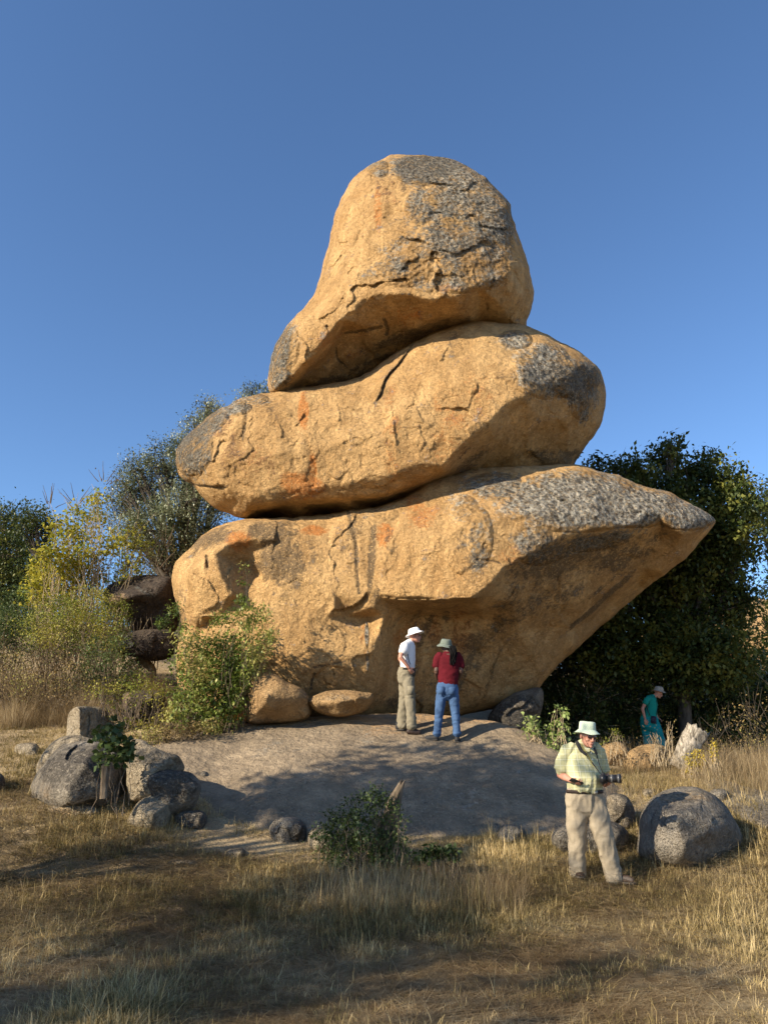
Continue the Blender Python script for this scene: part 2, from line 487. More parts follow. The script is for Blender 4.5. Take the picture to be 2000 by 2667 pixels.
low_ctl = [
 (470,1500,14.9),(560,1400,14.95),(500,1560,14.8),(560,1440,14.6),(575,1500,14.45),(600,1550,14.5),(620,1405,14.75),
 (640,1480,15.25),(675,1500,15.2),(655,1440,15.0),(700,1450,14.7),(705,1520,14.75),(640,1545,14.85),(760,1400,14.75),(760,1500,14.65),(850,1370,14.95),(850,1450,14.6),(870,1540,14.45),
 (930,1400,14.7),(960,1420,14.72),(985,1420,14.62),(975,1530,14.3),(968,1585,14.35),(1050,1330,14.8),(1050,1400,14.3),(1150,1290,14.9),(1150,1400,14.0),(1060,1500,14.15),
 (1250,1250,15.0),(1250,1350,14.0),(1300,1250,14.9),(1400,1250,14.8),(1400,1340,14.05),(1550,1260,14.85),(1550,1330,14.35),(1700,1300,15.0),(1780,1330,15.1),
 # ridge between the lit face and the overhang
 (985,1549,14.28),(1060,1555,14.1),(1150,1560,13.95),(1235,1555,13.85),(1279,1517,13.85),(1311,1479,13.9),(1382,1441,14.0),(1458,1403,14.12),(1534,1381,14.3),(1621,1374,14.55),(1675,1354,14.75),(1713,1349,14.9),(1780,1395,15.2),(1840,1375,15.4),
 # overhanging underside on the right
 (1330,1560,14.7),(1400,1520,14.9),(1500,1480,15.15),(1600,1440,15.3),(1690,1400,15.35),(1725,1400,15.75),(1740,1435,15.9),
 (1350,1640,15.7),(1430,1600,15.8),(1500,1560,15.75),(1580,1540,16.1),(1680,1480,16.1),(1790,1400,15.6),
 (1560,1600,17.2),(1470,1650,16.5),(1400,1730,16.5),(1660,1530,17.0),(1300,1700,16.2),(1340,1790,16.7),
 # recess above the people
 (1000,1600,14.55),(1040,1600,14.9),(1100,1600,15.35),(1180,1600,15.4),(1260,1610,15.3),(1100,1680,15.6),(1200,1690,15.8),(1060,1640,15.35),(985,1660,14.6),(970,1750,14.7),(1030,1730,15.35),(1110,1780,15.9),(1200,1790,16.2),(1260,1800,16.4),(1050,1830,15.8),(1150,1850,16.3),(960,1820,15.0),
 # lower left
 (870,1590,14.4),(955,1608,14.95),(900,1606,14.75),(850,1606,14.55),(520,1598,14.75),(570,1606,14.8),(545,1618,15.0),(700,1600,14.6),(800,1620,14.55),(900,1640,14.65),(560,1680,14.7),(700,1700,14.5),(800,1730,14.4),(900,1730,14.5),(600,1780,14.6),(820,1790,14.65),(900,1800,14.8),(720,1840,14.8),(880,1850,15.1),(480,1700,15.0),(520,1820,14.95),
]
def eidx(ctl, chain):
    k = {(c[0], c[1]): i for i, c in enumerate(ctl)}
    ids = [k[c] for c in chain]
    return [(a, b) for a, b in zip(ids, ids[1:])]
low_edges = eidx(low_ctl, [(985,1549),(1060,1555),(1150,1560),(1235,1555),(1279,1517),(1311,1479),(1382,1441),(1458,1403),(1534,1381),(1621,1374),(1675,1354),(1713,1349),(1780,1395),(1840,1375)]) \
 + eidx(low_ctl, [(1470,1650),(1580,1540),(1680,1480),(1790,1400)])
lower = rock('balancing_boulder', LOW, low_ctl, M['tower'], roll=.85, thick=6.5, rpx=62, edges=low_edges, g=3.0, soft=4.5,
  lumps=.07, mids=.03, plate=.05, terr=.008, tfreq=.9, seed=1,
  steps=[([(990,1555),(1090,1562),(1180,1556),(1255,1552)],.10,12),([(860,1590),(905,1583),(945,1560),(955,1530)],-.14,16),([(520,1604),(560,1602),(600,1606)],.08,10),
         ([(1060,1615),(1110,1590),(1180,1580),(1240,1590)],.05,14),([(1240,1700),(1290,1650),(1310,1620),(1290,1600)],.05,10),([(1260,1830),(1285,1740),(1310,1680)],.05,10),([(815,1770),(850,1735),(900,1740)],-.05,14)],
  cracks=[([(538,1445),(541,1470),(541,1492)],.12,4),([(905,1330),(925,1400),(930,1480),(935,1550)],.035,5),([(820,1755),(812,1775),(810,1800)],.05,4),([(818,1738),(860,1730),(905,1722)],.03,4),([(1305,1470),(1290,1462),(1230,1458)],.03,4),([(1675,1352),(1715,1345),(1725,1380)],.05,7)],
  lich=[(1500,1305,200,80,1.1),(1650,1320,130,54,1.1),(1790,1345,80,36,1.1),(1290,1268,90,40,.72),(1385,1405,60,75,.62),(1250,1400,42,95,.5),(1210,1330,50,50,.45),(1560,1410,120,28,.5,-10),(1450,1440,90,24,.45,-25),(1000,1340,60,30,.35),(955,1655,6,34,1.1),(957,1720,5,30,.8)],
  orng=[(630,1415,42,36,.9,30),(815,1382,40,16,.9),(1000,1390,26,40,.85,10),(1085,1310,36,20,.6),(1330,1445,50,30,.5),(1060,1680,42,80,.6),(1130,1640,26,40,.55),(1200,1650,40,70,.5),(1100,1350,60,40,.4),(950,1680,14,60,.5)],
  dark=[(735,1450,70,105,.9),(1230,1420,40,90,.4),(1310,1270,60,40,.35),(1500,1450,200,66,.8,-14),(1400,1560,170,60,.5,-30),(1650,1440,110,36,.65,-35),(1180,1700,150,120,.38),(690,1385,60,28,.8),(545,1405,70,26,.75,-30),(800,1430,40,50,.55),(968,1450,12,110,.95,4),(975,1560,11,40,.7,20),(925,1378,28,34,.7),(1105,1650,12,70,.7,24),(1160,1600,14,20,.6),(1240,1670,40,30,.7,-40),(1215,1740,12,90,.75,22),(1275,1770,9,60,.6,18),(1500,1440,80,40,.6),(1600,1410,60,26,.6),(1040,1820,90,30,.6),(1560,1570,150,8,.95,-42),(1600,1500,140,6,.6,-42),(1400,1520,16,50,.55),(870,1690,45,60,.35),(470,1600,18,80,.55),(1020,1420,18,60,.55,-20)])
tag(lower, 'lowest and widest boulder of the balancing stack, pointed like a beak on the right', 'boulder', 'balancing boulders')

MID = [(458,1191),(463,1166),(482,1138),(516,1109),(554,1075),(593,1056),(612,1043),(651,1031),(699,1022),(733,1012),(776,1010),(834,1003),(882,995),(930,984),(969,962),(1027,921),(1075,894),(1123,865),(1172,846),(1221,834),(1259,833),(1322,841),(1370,848),(1418,867),(1466,894),(1510,916),(1544,945),(1563,969),(1575,1003),(1577,1041),(1570,1089),(1548,1133),(1520,1171),(1500,1200),(1480,1226),(1400,1240),(1300,1252),(1200,1268),(1120,1290),(1065,1316),(1000,1340),(930,1346),(858,1352),(776,1356),(709,1357),(641,1352),(593,1337),(559,1323),(530,1297),(501,1263),(472,1244),(461,1215)]
mid_ctl = [
 (480,1190,15.4),(540,1120,15.2),(560,1200,14.85),(600,1100,15.1),(620,1180,14.7),(660,1060,15.15),(700,1120,14.75),(760,1060,15.1),(760,1180,14.6),(860,1040,15.0),(860,1160,14.55),
 (960,1000,15.1),(960,1130,14.5),(1060,940,15.2),(1060,1080,14.45),(1160,880,15.35),(1160,1000,14.5),(1160,1120,14.3),(1260,880,15.2),(1260,1000,14.4),(1360,900,15.2),(1340,1010,14.45),
 (560,1262,14.95),(520,1260,15.15),(590,1320,15.35),(650,1290,14.85),(760,1270,14.7),(880,1260,14.6),(1000,1240,14.5),(1080,1210,14.4),
 # break to the underside
 (650,1325,15.05),(776,1308,14.95),(900,1303,14.9),(1000,1291,14.85),(1090,1262,14.8),(1152,1235,14.75),
 (700,1348,16.6),(850,1342,16.6),(1000,1325,16.5),(1100,1285,16.2),
 # ridge rising to the right, below it the dark round end
 (1158,1215,14.45),(1200,1165,14.35),(1270,1105,14.3),(1320,1050,14.35),(1362,1030,14.4),(1358,960,14.55),(1390,930,14.95),
 (1230,1190,15.15),(1300,1150,15.05),(1400,1080,15.0),(1440,1000,14.9),(1500,960,15.25),(1520,1040,15.45),(1480,1100,15.6),(1400,1180,16.1),(1300,1215,16.0),(1200,1228,15.4),(1550,1050,15.9),(1480,1180,16.3)]
mid_edges = eidx(mid_ctl, [(650,1325),(776,1308),(900,1303),(1000,1291),(1090,1262),(1152,1235),(1158,1215),(1200,1165),(1270,1105),(1320,1050),(1362,1030)])
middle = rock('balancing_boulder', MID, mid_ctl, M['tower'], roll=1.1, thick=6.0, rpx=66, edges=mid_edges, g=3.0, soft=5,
  lumps=.06, mids=.025, plate=.045, terr=.020, tfreq=.9, seed=11,
  steps=[([(1072,900),(1040,945),(1005,985),(990,1025),(972,1052)],.13,18),([(642,1040),(640,1110),(628,1150),(622,1190)],-.09,12),([(500,1262),(560,1268),(600,1266)],-.10,14),([(795,1075),(775,1105),(760,1115)],.06,14),([(800,1130),(812,1175),(825,1230),(810,1290)],-.05,12),
         ([(1168,900),(1155,925),(1140,950)],.05,12),([(1210,1120),(1240,1100),(1262,1095)],.06,14),([(940,1265),(990,1268),(1040,1240)],-.05,10),([(1020,1060),(1030,1140),(1035,1170)],.04,10),([(780,1012),(830,1018),(850,1005)],.09,12),([(725,1100),(735,1125),(732,1150)],.05,10),([(875,1040),(885,1080),(880,1110)],.04,12),([(1090,1100),(1100,1140),(1120,1160)],.03,10)],
  cracks=[([(1074,898),(1042,944),(1008,984),(992,1026),(972,1054)],.07,4),([(640,1045),(641,1100),(630,1150)],.03,4),([(497,1261),(560,1268),(600,1264)],.04,4)],
  lich=[(1420,965,70,75),(1475,985,95,55,.72),(1340,885,48,26,.85),(500,1160,60,85,.72),(550,1100,60,30,.66,-35),(615,1062,45,22,.7),(1520,1040,50,70,.5),(660,1040,50,18,.5),(1370,940,40,40,.6)],
  orng=[(790,1075,16,56,.95),(785,1262,60,42,.8),(815,1225,13,60,.8),(1180,1150,45,130,.34),(1020,1130,26,150,.3),(1140,1110,12,140,.32),(590,1150,44,100,.42),(680,1230,46,70,.35),(1250,1000,60,80,.25)],
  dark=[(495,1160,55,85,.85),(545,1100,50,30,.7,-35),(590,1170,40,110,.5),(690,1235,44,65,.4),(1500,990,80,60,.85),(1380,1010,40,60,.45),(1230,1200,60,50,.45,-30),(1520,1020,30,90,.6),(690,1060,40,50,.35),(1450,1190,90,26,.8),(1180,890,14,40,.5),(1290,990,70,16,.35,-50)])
tag(middle, 'middle boulder of the balancing stack, long and tilted up to the right', 'boulder', 'balancing boulders')

TOP = [(1036,402),(1103,405),(1171,413),(1219,434),(1262,461),(1296,495),(1325,528),(1335,567),(1352,620),(1368,663),(1380,707),(1389,765),(1385,798),(1373,832),(1362,862),(1300,890),(1200,895),(1100,950),(1000,1005),(900,1040),(800,1042),(730,1032),(703,1020),(698,991),(701,962),(710,919),(732,871),(761,832),(795,798),(816,770),(831,731),(843,683),(857,634),(862,601),(874,553),(891,514),(915,471),(944,442),(988,418),(1012,405)]
top_ctl = [
 (1040,420,15.9),(1150,430,15.9),(1000,470,15.5),(1100,500,15.2),(1230,510,15.35),(920,540,15.6),(1000,600,15.0),(1120,600,14.8),(1250,620,14.9),(1310,600,15.2),(880,650,15.6),(940,680,15.0),
 (1050,700,14.7),(1180,700,14.6),(1290,700,14.85),(1350,700,15.3),(850,760,15.4),(900,770,14.95),(820,810,15.2),(780,850,15.15),(745,900,15.2),(720,980,15.3),
 # lower rim of the lit face
 (950,772,14.7),(1010,762,14.6),(1070,765,14.55),(1120,782,14.55),(1180,775,14.55),(1250,745,14.65),(1320,715,14.9),(1360,690,15.2),
 (885,835,14.75),(850,880,14.85),(815,925,15.0),(780,965,15.15),(742,1005,15.35),
 # hollow underside
 (900,860,15.5),(960,850,15.5),(1040,830,15.4),(1120,830,15.3),(1200,820,15.25),(1300,790,15.3),(1370,780,15.6),
 (850,940,15.9),(950,910,16.2),(1050,890,16.3),(1150,860,16.2),(1250,850,16.2),(1340,845,16.2),(800,985,16.0),(900,980,16.6),(1000,950,17.0),(780,1020,16.4),(900,1030,17.2),(1100,940,17.4)]
top_edges = eidx(top_ctl, [(742,1005),(780,965),(815,925),(850,880),(885,835),(950,772),(1010,762),(1070,765),(1120,782),(1180,775),(1250,745),(1320,715),(1360,690)])
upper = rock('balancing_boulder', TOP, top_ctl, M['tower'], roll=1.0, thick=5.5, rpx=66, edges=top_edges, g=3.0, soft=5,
  lumps=.07, mids=.04, plate=.06, terr=.022, tfreq=1.1, seed=23,
  steps=[([(770,870),(800,900),(795,935),(815,960)],.07,12),([(925,800),(930,830),(905,850)],.06,10),([(1050,660),(1100,640),(1160,665),(1160,690)],.06,12),([(940,610),(965,640),(975,620)],.04,10),([(960,775),(1000,735),(1060,740)],.07,14),([(1130,450),(1180,455),(1220,470)],.08,14)],
  cracks=[([(900,868),(950,860),(1000,850)],.05,5),([(876,905),(880,935),(910,960)],.03,4),([(1000,830),(1010,860),(1000,880)],.05,6)],
  lich=[(1120,440,115,44,.95),(1210,510,110,90,.8),(1255,610,100,120,.66),(1095,540,50,60,.66),(1160,610,80,80,.6),(1300,570,50,110,.7),(1230,700,130,70,.5),(1050,700,100,60,.5),(1190,735,80,34,.6),(728,940,34,90,.72),(985,440,36,26,.6),(750,900,40,80,.45),(1100,640,70,50,.4)],
  orng=[(985,540,12,60,.6),(1060,820,40,30,.5),(1170,750,40,14,.7),(900,900,80,40,.3),(1020,490,40,50,.35)],
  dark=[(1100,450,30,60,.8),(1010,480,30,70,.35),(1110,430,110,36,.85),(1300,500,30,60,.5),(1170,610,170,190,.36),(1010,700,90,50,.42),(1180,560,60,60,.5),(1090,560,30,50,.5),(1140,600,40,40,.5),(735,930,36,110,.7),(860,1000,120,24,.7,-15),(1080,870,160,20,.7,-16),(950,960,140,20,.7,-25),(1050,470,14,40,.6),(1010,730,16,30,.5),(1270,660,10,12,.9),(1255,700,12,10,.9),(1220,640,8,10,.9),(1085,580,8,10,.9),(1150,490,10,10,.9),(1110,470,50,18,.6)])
tag(upper, 'topmost bell-shaped boulder crowning the balancing stack', 'boulder', 'balancing boulders')

# ---- the great slab everything stands on (height field over the plan)
def tps_fit(P, z, lam=1e-3):
    n = len(P); d = np.linalg.norm(P[:, None] - P[None], axis=2)
    K = np.where(d > 0, d * d * np.log(np.maximum(d, 1e-9)), 0) + lam * np.eye(n)
    A = np.zeros((n + 3, n + 3)); A[:n, :n] = K; A[:n, n] = 1; A[:n, n + 1:] = P; A[n, :n] = 1; A[n + 1:, :n] = P.T
    c = np.linalg.solve(A, np.concatenate([z, np.zeros(3)]))
    def f(Q):
        out = c[n] + Q @ c[n + 1:]
        for k in range(n):
            r2 = ((Q - P[k]) ** 2).sum(1); out = out + c[k] * .5 * r2 * np.log(np.maximum(r2, 1e-12))
        return out
    return f

gpts = [(-6,0,0),(0,0,0),(6,0,0),(-3,5.5,0),(0,5.5,0),(3,5.5,0),(-6,5.5,.05),(6,5.5,0),(0,8,.06),(3,9.3,.17),(6,9,.22),(-3.5,7.5,.1),(-4.5,9.2,.36),(-2,9.3,.28),
 (0,11.1,.55),(-2,10.8,.62),(-4.3,10.8,.9),(4,10.1,.38),(6,11,.62),(1.5,10.8,.5),(-5,12.3,1.35),(-5.5,14,1.85),(-7,16,2.4),(-4,14.2,2.05),(-4,17,2.7),(-10,16,2.5),(-6,20,3.5),(-12,20,3.6),
 (5,13,1.12),(3.7,12.4,.95),(6,15,1.35),(5.7,17,1.4),(9,17,1.4),(8,13,1.05),(10,10,.5),(3,16,1.45),(4,20,1.6),(10,22,1.8),(0,15,1.3),(0,19,2.2),(0,-10,0),(-15,0,.1),(15,0,0),(-15,10,1.0),(15,10,.6),(-25,30,7.5),(-12,30,6.2),(0,30,5),(12,30,4.2),(25,30,4.5),(-25,-20,0),(25,-20,0)]
gP = np.array(gpts, float)
_gf = tps_fit(gP[:, :2], gP[:, 2], .02)
def ground_z(x, y, fine=True):
    x = np.atleast_1d(np.asarray(x, float)); y = np.atleast_1d(np.asarray(y, float))
    xc = np.clip(x, -28, 28); yc = np.clip(y, -22, 32)
    z = _gf(np.stack([xc, yc], 1))
    rr = np.hypot(x - xc, y - yc)
    P = np.stack([x, y, np.zeros_like(x)], 1)
    z = z + np.minimum(rr * .01, 2.5) + 2.0 * sstep(20, 200, rr) * noise3(P / 90., 5)
    if fine: z = z + .05 * fbm(P * .8, 3, 60) + .018 * fbm(P * 3.1, 3, 61)
    return z

sp = [(700,2125,11.2),(900,2165,11.1),(1100,2178,11.0),(1300,2165,11.1),(1450,2130,11.3),(570,2075,11.7),(480,2000,12.4),(440,1945,13.2),
      (700,2010,12.2),(1000,2060,11.9),(1300,2040,12.0),(560,1990,12.7),(1060,1909,13.9),(1185,1932,13.55),(1120,1920,13.7),(750,1925,13.5),(900,1890,14.1),(640,1888,14.2),(540,1918,13.8),
      (900,1864,14.8),(1150,1864,14.8),(1300,1886,14.4),(1400,1925,13.8),(1460,1965,13.2),(1500,2010,12.6),(1520,2070,12.0),(1210,1890,14.2)]
spw = np.array([W(*p) for p in sp])
extra = np.array([(-3.5,15.3,1.9),(0,16.2,2.15),(2.8,15.8,1.6),(4.6,14.0,.7),(4.6,12.3,.3),(4.0,10.8,0),(0,10.0,-.2),(-3.5,10.3,0),(-5.4,12.3,.9),(-5.2,14.0,1.5),(-2,18,1.6),(2,18,1.4)])
sall = np.concatenate([spw, extra])
_sf = tps_fit(sall[:, :2], sall[:, 2], .01)
def slab_z(x, y):
    x = np.atleast_1d(np.asarray(x, float)); y = np.atleast_1d(np.asarray(y, float))
    P = np.stack([x, y, np.zeros_like(x)], 1)
    return _sf(P[:, :2]) + .05 * fbm(P * .9, 4, 77) + .012 * fbm(P * np.array([2.2, 4, 1]), 4, 78)
def build_slab():
    xs = np.arange(-5.6, 5.3, .035); ys = np.arange(9.9, 17.6, .035)
    X, Y = np.meshgrid(xs, ys); Z = slab_z(X.ravel(), Y.ravel())
    P = np.stack([X.ravel(), Y.ravel(), np.zeros(X.size)], 1)
    N = fbm(P * np.array([.55, 1.5, 1]), 5, 80) * 4.5; fl = np.floor(N)     # peeling sheets
    Z = Z + .012 * (fl + sstep(0, .06, N - fl))
    rx = (X.ravel() + .2) / 5.2; ry = (Y.ravel() - 13.6) / 3.9
    rr = (np.abs(rx) ** 2.6 + np.abs(ry) ** 2.6) ** (1 / 2.6)
    Z = Z - 1.6 * sstep(.86, 1.04, rr)
    keep = (rr < 1.06).reshape(X.shape)
    cell = keep[:-1, :-1] & keep[1:, :-1] & keep[:-1, 1:] & keep[1:, 1:]
    js, is_ = np.where(cell); nx = len(xs)
    q = np.stack([js * nx + is_, js * nx + is_ + 1, (js + 1) * nx + is_ + 1, (js + 1) * nx + is_], 1)
    uq, inv = np.unique(q, return_inverse=True)
    V = np.stack([X.ravel(), Y.ravel(), Z], 1)[uq]
    me = mesh_np('granite_slab', V, inv.reshape(q.shape))
    st = np.clip(.5 + 1.2 * fbm(V * np.array([1.1, .5, .5]), 4, 90), 0, 1)
    set_attr(me, 'lich', .22 * sstep(.35, .8, fbm(V * .9, 4, 91) + .4)); set_attr(me, 'orng', .75 * sstep(13.7, 14.6, V[:, 1]) + .25 * sstep(.1, .5, fbm(V * .7, 3, 93)))
    set_attr(me, 'dark', .22 * sstep(.5, .95, st) * (1 - sstep(13.3, 14, V[:, 1])))
    o = link('granite_slab', me, None, M['dome'])
    tag(o, 'broad smooth whaleback of grey granite lying under the balancing stack', 'rock slab')
build_slab()
# ---------------------------------------------------------------- ground
def ground_material():
    t = NT('dry_soil'); P = t.pos()
    n = t.noise(P, .9, 6, .65); f = t.noise(P, 30, 5, .7); m = t.noise(P, 6, 5, .65)
    c = t.mix(t.ramp(n, [(.35, 0), (.65, 1)]), (.27, .195, .12), (.42, .32, .19))
    c = t.mix(t.ramp(f, [(.35, .6), (.55, 0)]), c, (.10, .07, .045))
    c = t.mix(t.ramp(t.noise(t.mapping(P, (1, 1, 1)), 75, 3, .7, 1.5), [(.52, 0), (.62, .7)]), c, (.62, .50, .30))
    c = t.mix(t.ramp(m, [(.55, 0), (.7, .4)]), c, (.13, .12, .06))
    b = t.bump(f, .8, .04); b = t.bump(m, .6, .1, b)
    return t.finish(c, .95, b, .1)
M['ground'] = ground_material()
def build_ground():
    def ax(n, near, far):
        t = np.linspace(-1, 1, n); k = 4.6
        return near * np.sinh(k * t) / np.sinh(k) * (far / near)
    xs = np.sinh(np.linspace(-5.2, 5.2, 420)) * 5.0
    ys = np.sinh(np.linspace(-4.6, 5.6, 480)) * 5.0 + 9
    X, Y = np.meshgrid(xs, ys)
    Z = ground_z(X.ravel(), Y.ravel())
    nx = len(xs); js, is_ = np.mgrid[0:len(ys) - 1, 0:nx - 1]; js = js.ravel(); is_ = is_.ravel()
    q = np.stack([js * nx + is_, js * nx + is_ + 1, (js + 1) * nx + is_ + 1, (js + 1) * nx + is_], 1)
    me = mesh_np('ground', np.stack([X.ravel(), Y.ravel(), Z], 1), q)
    o = link('ground', me, None, M['ground']); tag(o, kind='structure')
build_ground()

# ---------------------------------------------------------------- loose stones
def bb(x0, y0, x1, y1, kind='round', n=11, seed=0, under=.25):
    """outline of a loose stone in a box; the base goes on below the soil line"""
    rs = np.random.RandomState(seed + 100); out = []
    cx, cy, rx, ry = (x0 + x1) / 2, (y0 + y1) / 2, (x1 - x0) / 2, (y1 - y0) / 2
    e = {'round': .9, 'block': .55, 'dome': .85}[kind]
    for k in range(n):
        a = 2 * math.pi * k / n + rs.uniform(-.12, .12)
        c, s = math.cos(a), math.sin(a)
        r = 1 + rs.uniform(-.05, .05)
        x = cx + rx * r * np.sign(c) * abs(c) ** e; y = cy + ry * r * np.sign(s) * abs(s) ** e
        if y > cy: y = cy + (y - cy) * (1 + under)
        out.append((x, y))
    return out

stone('boulder', 'rounded tan boulder left of the pale lens stone, under the stack on the slab', [(641,1830),(646,1790),(655,1765),(690,1753),(720,1756),(745,1775),(780,1790),(802,1810),(808,1840),(806,1868),(760,1882),(700,1885),(655,1885),(640,1870)], 13.7, M['tan'], roll=.35, snap=False, seed=3,
      ctl=[(700,1770,13.75),(720,1800,13.5),(660,1790,13.75),(690,1815,13.45),(760,1815,13.6),(790,1850,13.85),(740,1830,13.6),(660,1860,13.75),(720,1870,13.9),(690,1835,13.5)], dark=[(700,1880,80,12,.6)])
stone('boulder', 'pale lens-shaped boulder resting at the foot of the stack beside the two visitors', [(803,1828),(812,1815),(850,1800),(880,1797),(915,1798),(950,1803),(972,1808),(970,1830),(950,1852),(925,1862),(880,1867),(845,1862),(820,1850)], 13.9, M['tan'], roll=.3, snap=False, seed=4,
      ctl=[(890,1805,13.95),(880,1825,13.6),(830,1830,13.8),(930,1820,13.7),(960,1815,13.9),(890,1850,13.85),(920,1850,14.0),(850,1850,13.95)], lich=[(870,1815,50,12,.3)])
stone('boulder', 'dark mushroom-shaped boulder topping the small stack behind the yellow shrub', [(270,1545),(285,1525),(320,1508),(370,1498),(420,1499),(448,1506),(465,1540),(470,1590),(460,1640),(430,1655),(380,1660),(345,1640),(330,1610),(300,1595),(278,1575)], 18.0, M['darkrock'], roll=.6, snap=False, seed=5,
      ctl=[(360,1510,18.1),(340,1550,17.6),(300,1560,17.8),(400,1540,17.6),(440,1570,17.9),(340,1590,18.1),(400,1600,18.2),(380,1640,18.5)], lich=[(380,1537,26,8,.5),(395,1548,14,8,.4),(360,1530,10,5,.5)], orng=[(308,1560,28,20,.95)])
stone('boulder', 'flat dark boulder below the mushroom-shaped one in the small stack', [(300,1680),(320,1655),(360,1642),(410,1638),(450,1645),(470,1680),(450,1710),(400,1722),(345,1710),(310,1700)], 17.3, M['darkrock'], roll=.5, snap=False, seed=6, lich=[(330,1680,24,12,.8),(350,1665,30,8,.4)])
stone('boulder', 'low grey boulder half buried under the small stack at left', bb(315,1714,408,1790,'round',seed=7), 16.6, M['pale'], seed=7)
stone('boulder', 'squarish dark block half hidden by low brush at the foot of the bush', bb(318,1797,438,1885,'block',seed=8), 14.8, M['darkrock'], seed=8, orng=[(330,1830,14,40,.6)])
stone('boulder', 'half-round boulder with one pale and one flat dark face on the left slope', [(175,1900),(177,1870),(186,1850),(207,1840),(240,1840),(270,1846),(287,1866),(290,1890),(288,1930),(240,1940),(190,1935),(175,1920)], 14.1, M['pale'], roll=.12, seed=9, soft=2, rpx=14, lumps=.02,
      ctl=[(178,1870,14.45),(207,1850,13.75),(208,1900,13.72),(209,1930,13.72),(285,1880,14.5),(286,1930,14.5),(250,1845,14.25)], edges=[(1,2),(2,3)])
stone('boulder', 'pale sunlit boulder behind the large dark one on the left', [(95,2010),(105,1975),(130,1940),(160,1920),(195,1914),(225,1920),(262,1935),(270,1990),(260,2050),(180,2080),(110,2060)], 11.7, M['pale'], roll=.4, seed=10)
stone('boulder', 'large dark rounded boulder beside the leafy sapling on the left', [(78,2060),(92,2020),(118,1985),(150,1950),(190,1932),(235,1928),(280,1935),(315,1960),(330,2010),(330,2060),(300,2100),(200,2120),(110,2110),(72,2090)], 11.0, M['grey'], roll=.5, seed=12, thick=1.0, orng=[(110,2060,30,40,.3)], dark=[(200,2000,120,70,.8)],
      ctl=[(190,1945,11.1),(150,1990,10.85),(230,1980,10.7),(300,2000,11.0),(110,2040,10.95),(180,2050,10.55),(270,2060,10.8),(320,2050,11.2)])
stone('boulder', 'pale angular broken boulder right of the leafy sapling', [(330,1990),(332,1950),(345,1926),(375,1928),(400,1945),(440,1962),(465,1968),(482,1998),(472,2015),(455,2045),(425,2075),(370,2085),(335,2078)], 10.95, M['pale'], roll=.2, seed=13, snap=False, soft=3, terr=.02, tfreq=2.2,
      ctl=[(340,1935,11.2),(352,1990,10.85),(400,1965,10.95),(440,1975,10.9),(460,1972,10.9),(470,1990,11.2),(400,2010,10.75),(380,2045,10.7),(345,2040,10.75)], lich=[(420,1960,30,16,.2)])
stone('boulder', 'dark rounded boulder in front of the pale angular one', bb(367,2002,522,2110,'dome',seed=14), 10.6, M['grey'], roll=.35, snap=False, seed=14, dark=[(440,2040,90,50,.9)])
stone('boulder', 'wedge-shaped light grey boulder in the grass left of the slab', [(325,2150),(340,2120),(365,2085),(400,2070),(430,2078),(450,2092),(447,2130),(430,2160),(380,2170),(335,2165)], 9.95, M['pale'], roll=.2, seed=15, soft=3,
      ctl=[(390,2080,9.95),(370,2110,9.75),(440,2095,9.95),(400,2120,9.7),(350,2145,9.8),(400,2155,9.75),(445,2130,10.0)])
stone('boulder', 'low dark stone right of the wedge-shaped boulder', bb(450,2108,542,2165,'dome',seed=16), 10.0, M['grey'], seed=16, dark=[(500,2140,50,30,.6)])
stone('boulder', 'low stone with a grassy foot in front of the large dark boulder', bb(120,2090,262,2135,'dome',seed=17), 9.9, M['pale'], seed=17, orng=[(180,2110,50,20,.4)])
stone('boulder', 'small flat pale stone at the far left of the slope', bb(38,1934,108,1978,'dome',seed=18), 12.6, M['pale'], seed=18)
stone('boulder', 'dark stone cut by the left edge of the photo', bb(-60,2010,16,2075,'dome',seed=19), 10.9, M['grey'], seed=19, dark=[(0,2030,40,40,.7)])
stone('boulder', 'small dark stone beside the pale angular boulder on the slab edge', bb(515,2006,546,2032,'round',seed=20,n=8), 11.8, M['grey'], seed=20)
stone('boulder', 'grey stone left of the green shrub at the front of the slab', bb(702,2127,802,2205,'dome',seed=21), 10.3, M['grey'], seed=21, dark=[(770,2170,40,30,.7)])
stone('boulder', 'tan stone tucked behind the left side of the green shrub', bb(800,2150,880,2225,'dome',seed=22), 10.2, M['pale'], seed=22)
stone('boulder', 'small pale stone alone in the sunlit grass', bb(583,2207,642,2245,'round',seed=23), 9.3, M['pale'], seed=23)
stone('boulder', 'flat low stone sunk in the grass left of the small pale stone', bb(415,2238,525,2272,'dome',seed=24), 9.15, M['pale'], seed=24)
stone('boulder', 'low smooth stone in front of the slab between shrub and photographer', bb(1290,2148,1368,2205,'dome',seed=25), 10.35, M['grey'], seed=25)
stone('boulder', 'dark boulder behind the legs of the photographer', bb(1440,2135,1640,2235,'dome',seed=26), 10.4, M['grey'], roll=.4, seed=26, dark=[(1560,2180,110,50,.5)])
stone('boulder', 'squat boulder with a pale left end just right of the photographer', [(1578,2100),(1580,2075),(1595,2067),(1625,2070),(1640,2085),(1650,2105),(1652,2130),(1645,2165),(1600,2175),(1580,2150)], 11.3, M['pale'], roll=.25, seed=27, dark=[(1625,2120,40,60,.7)])
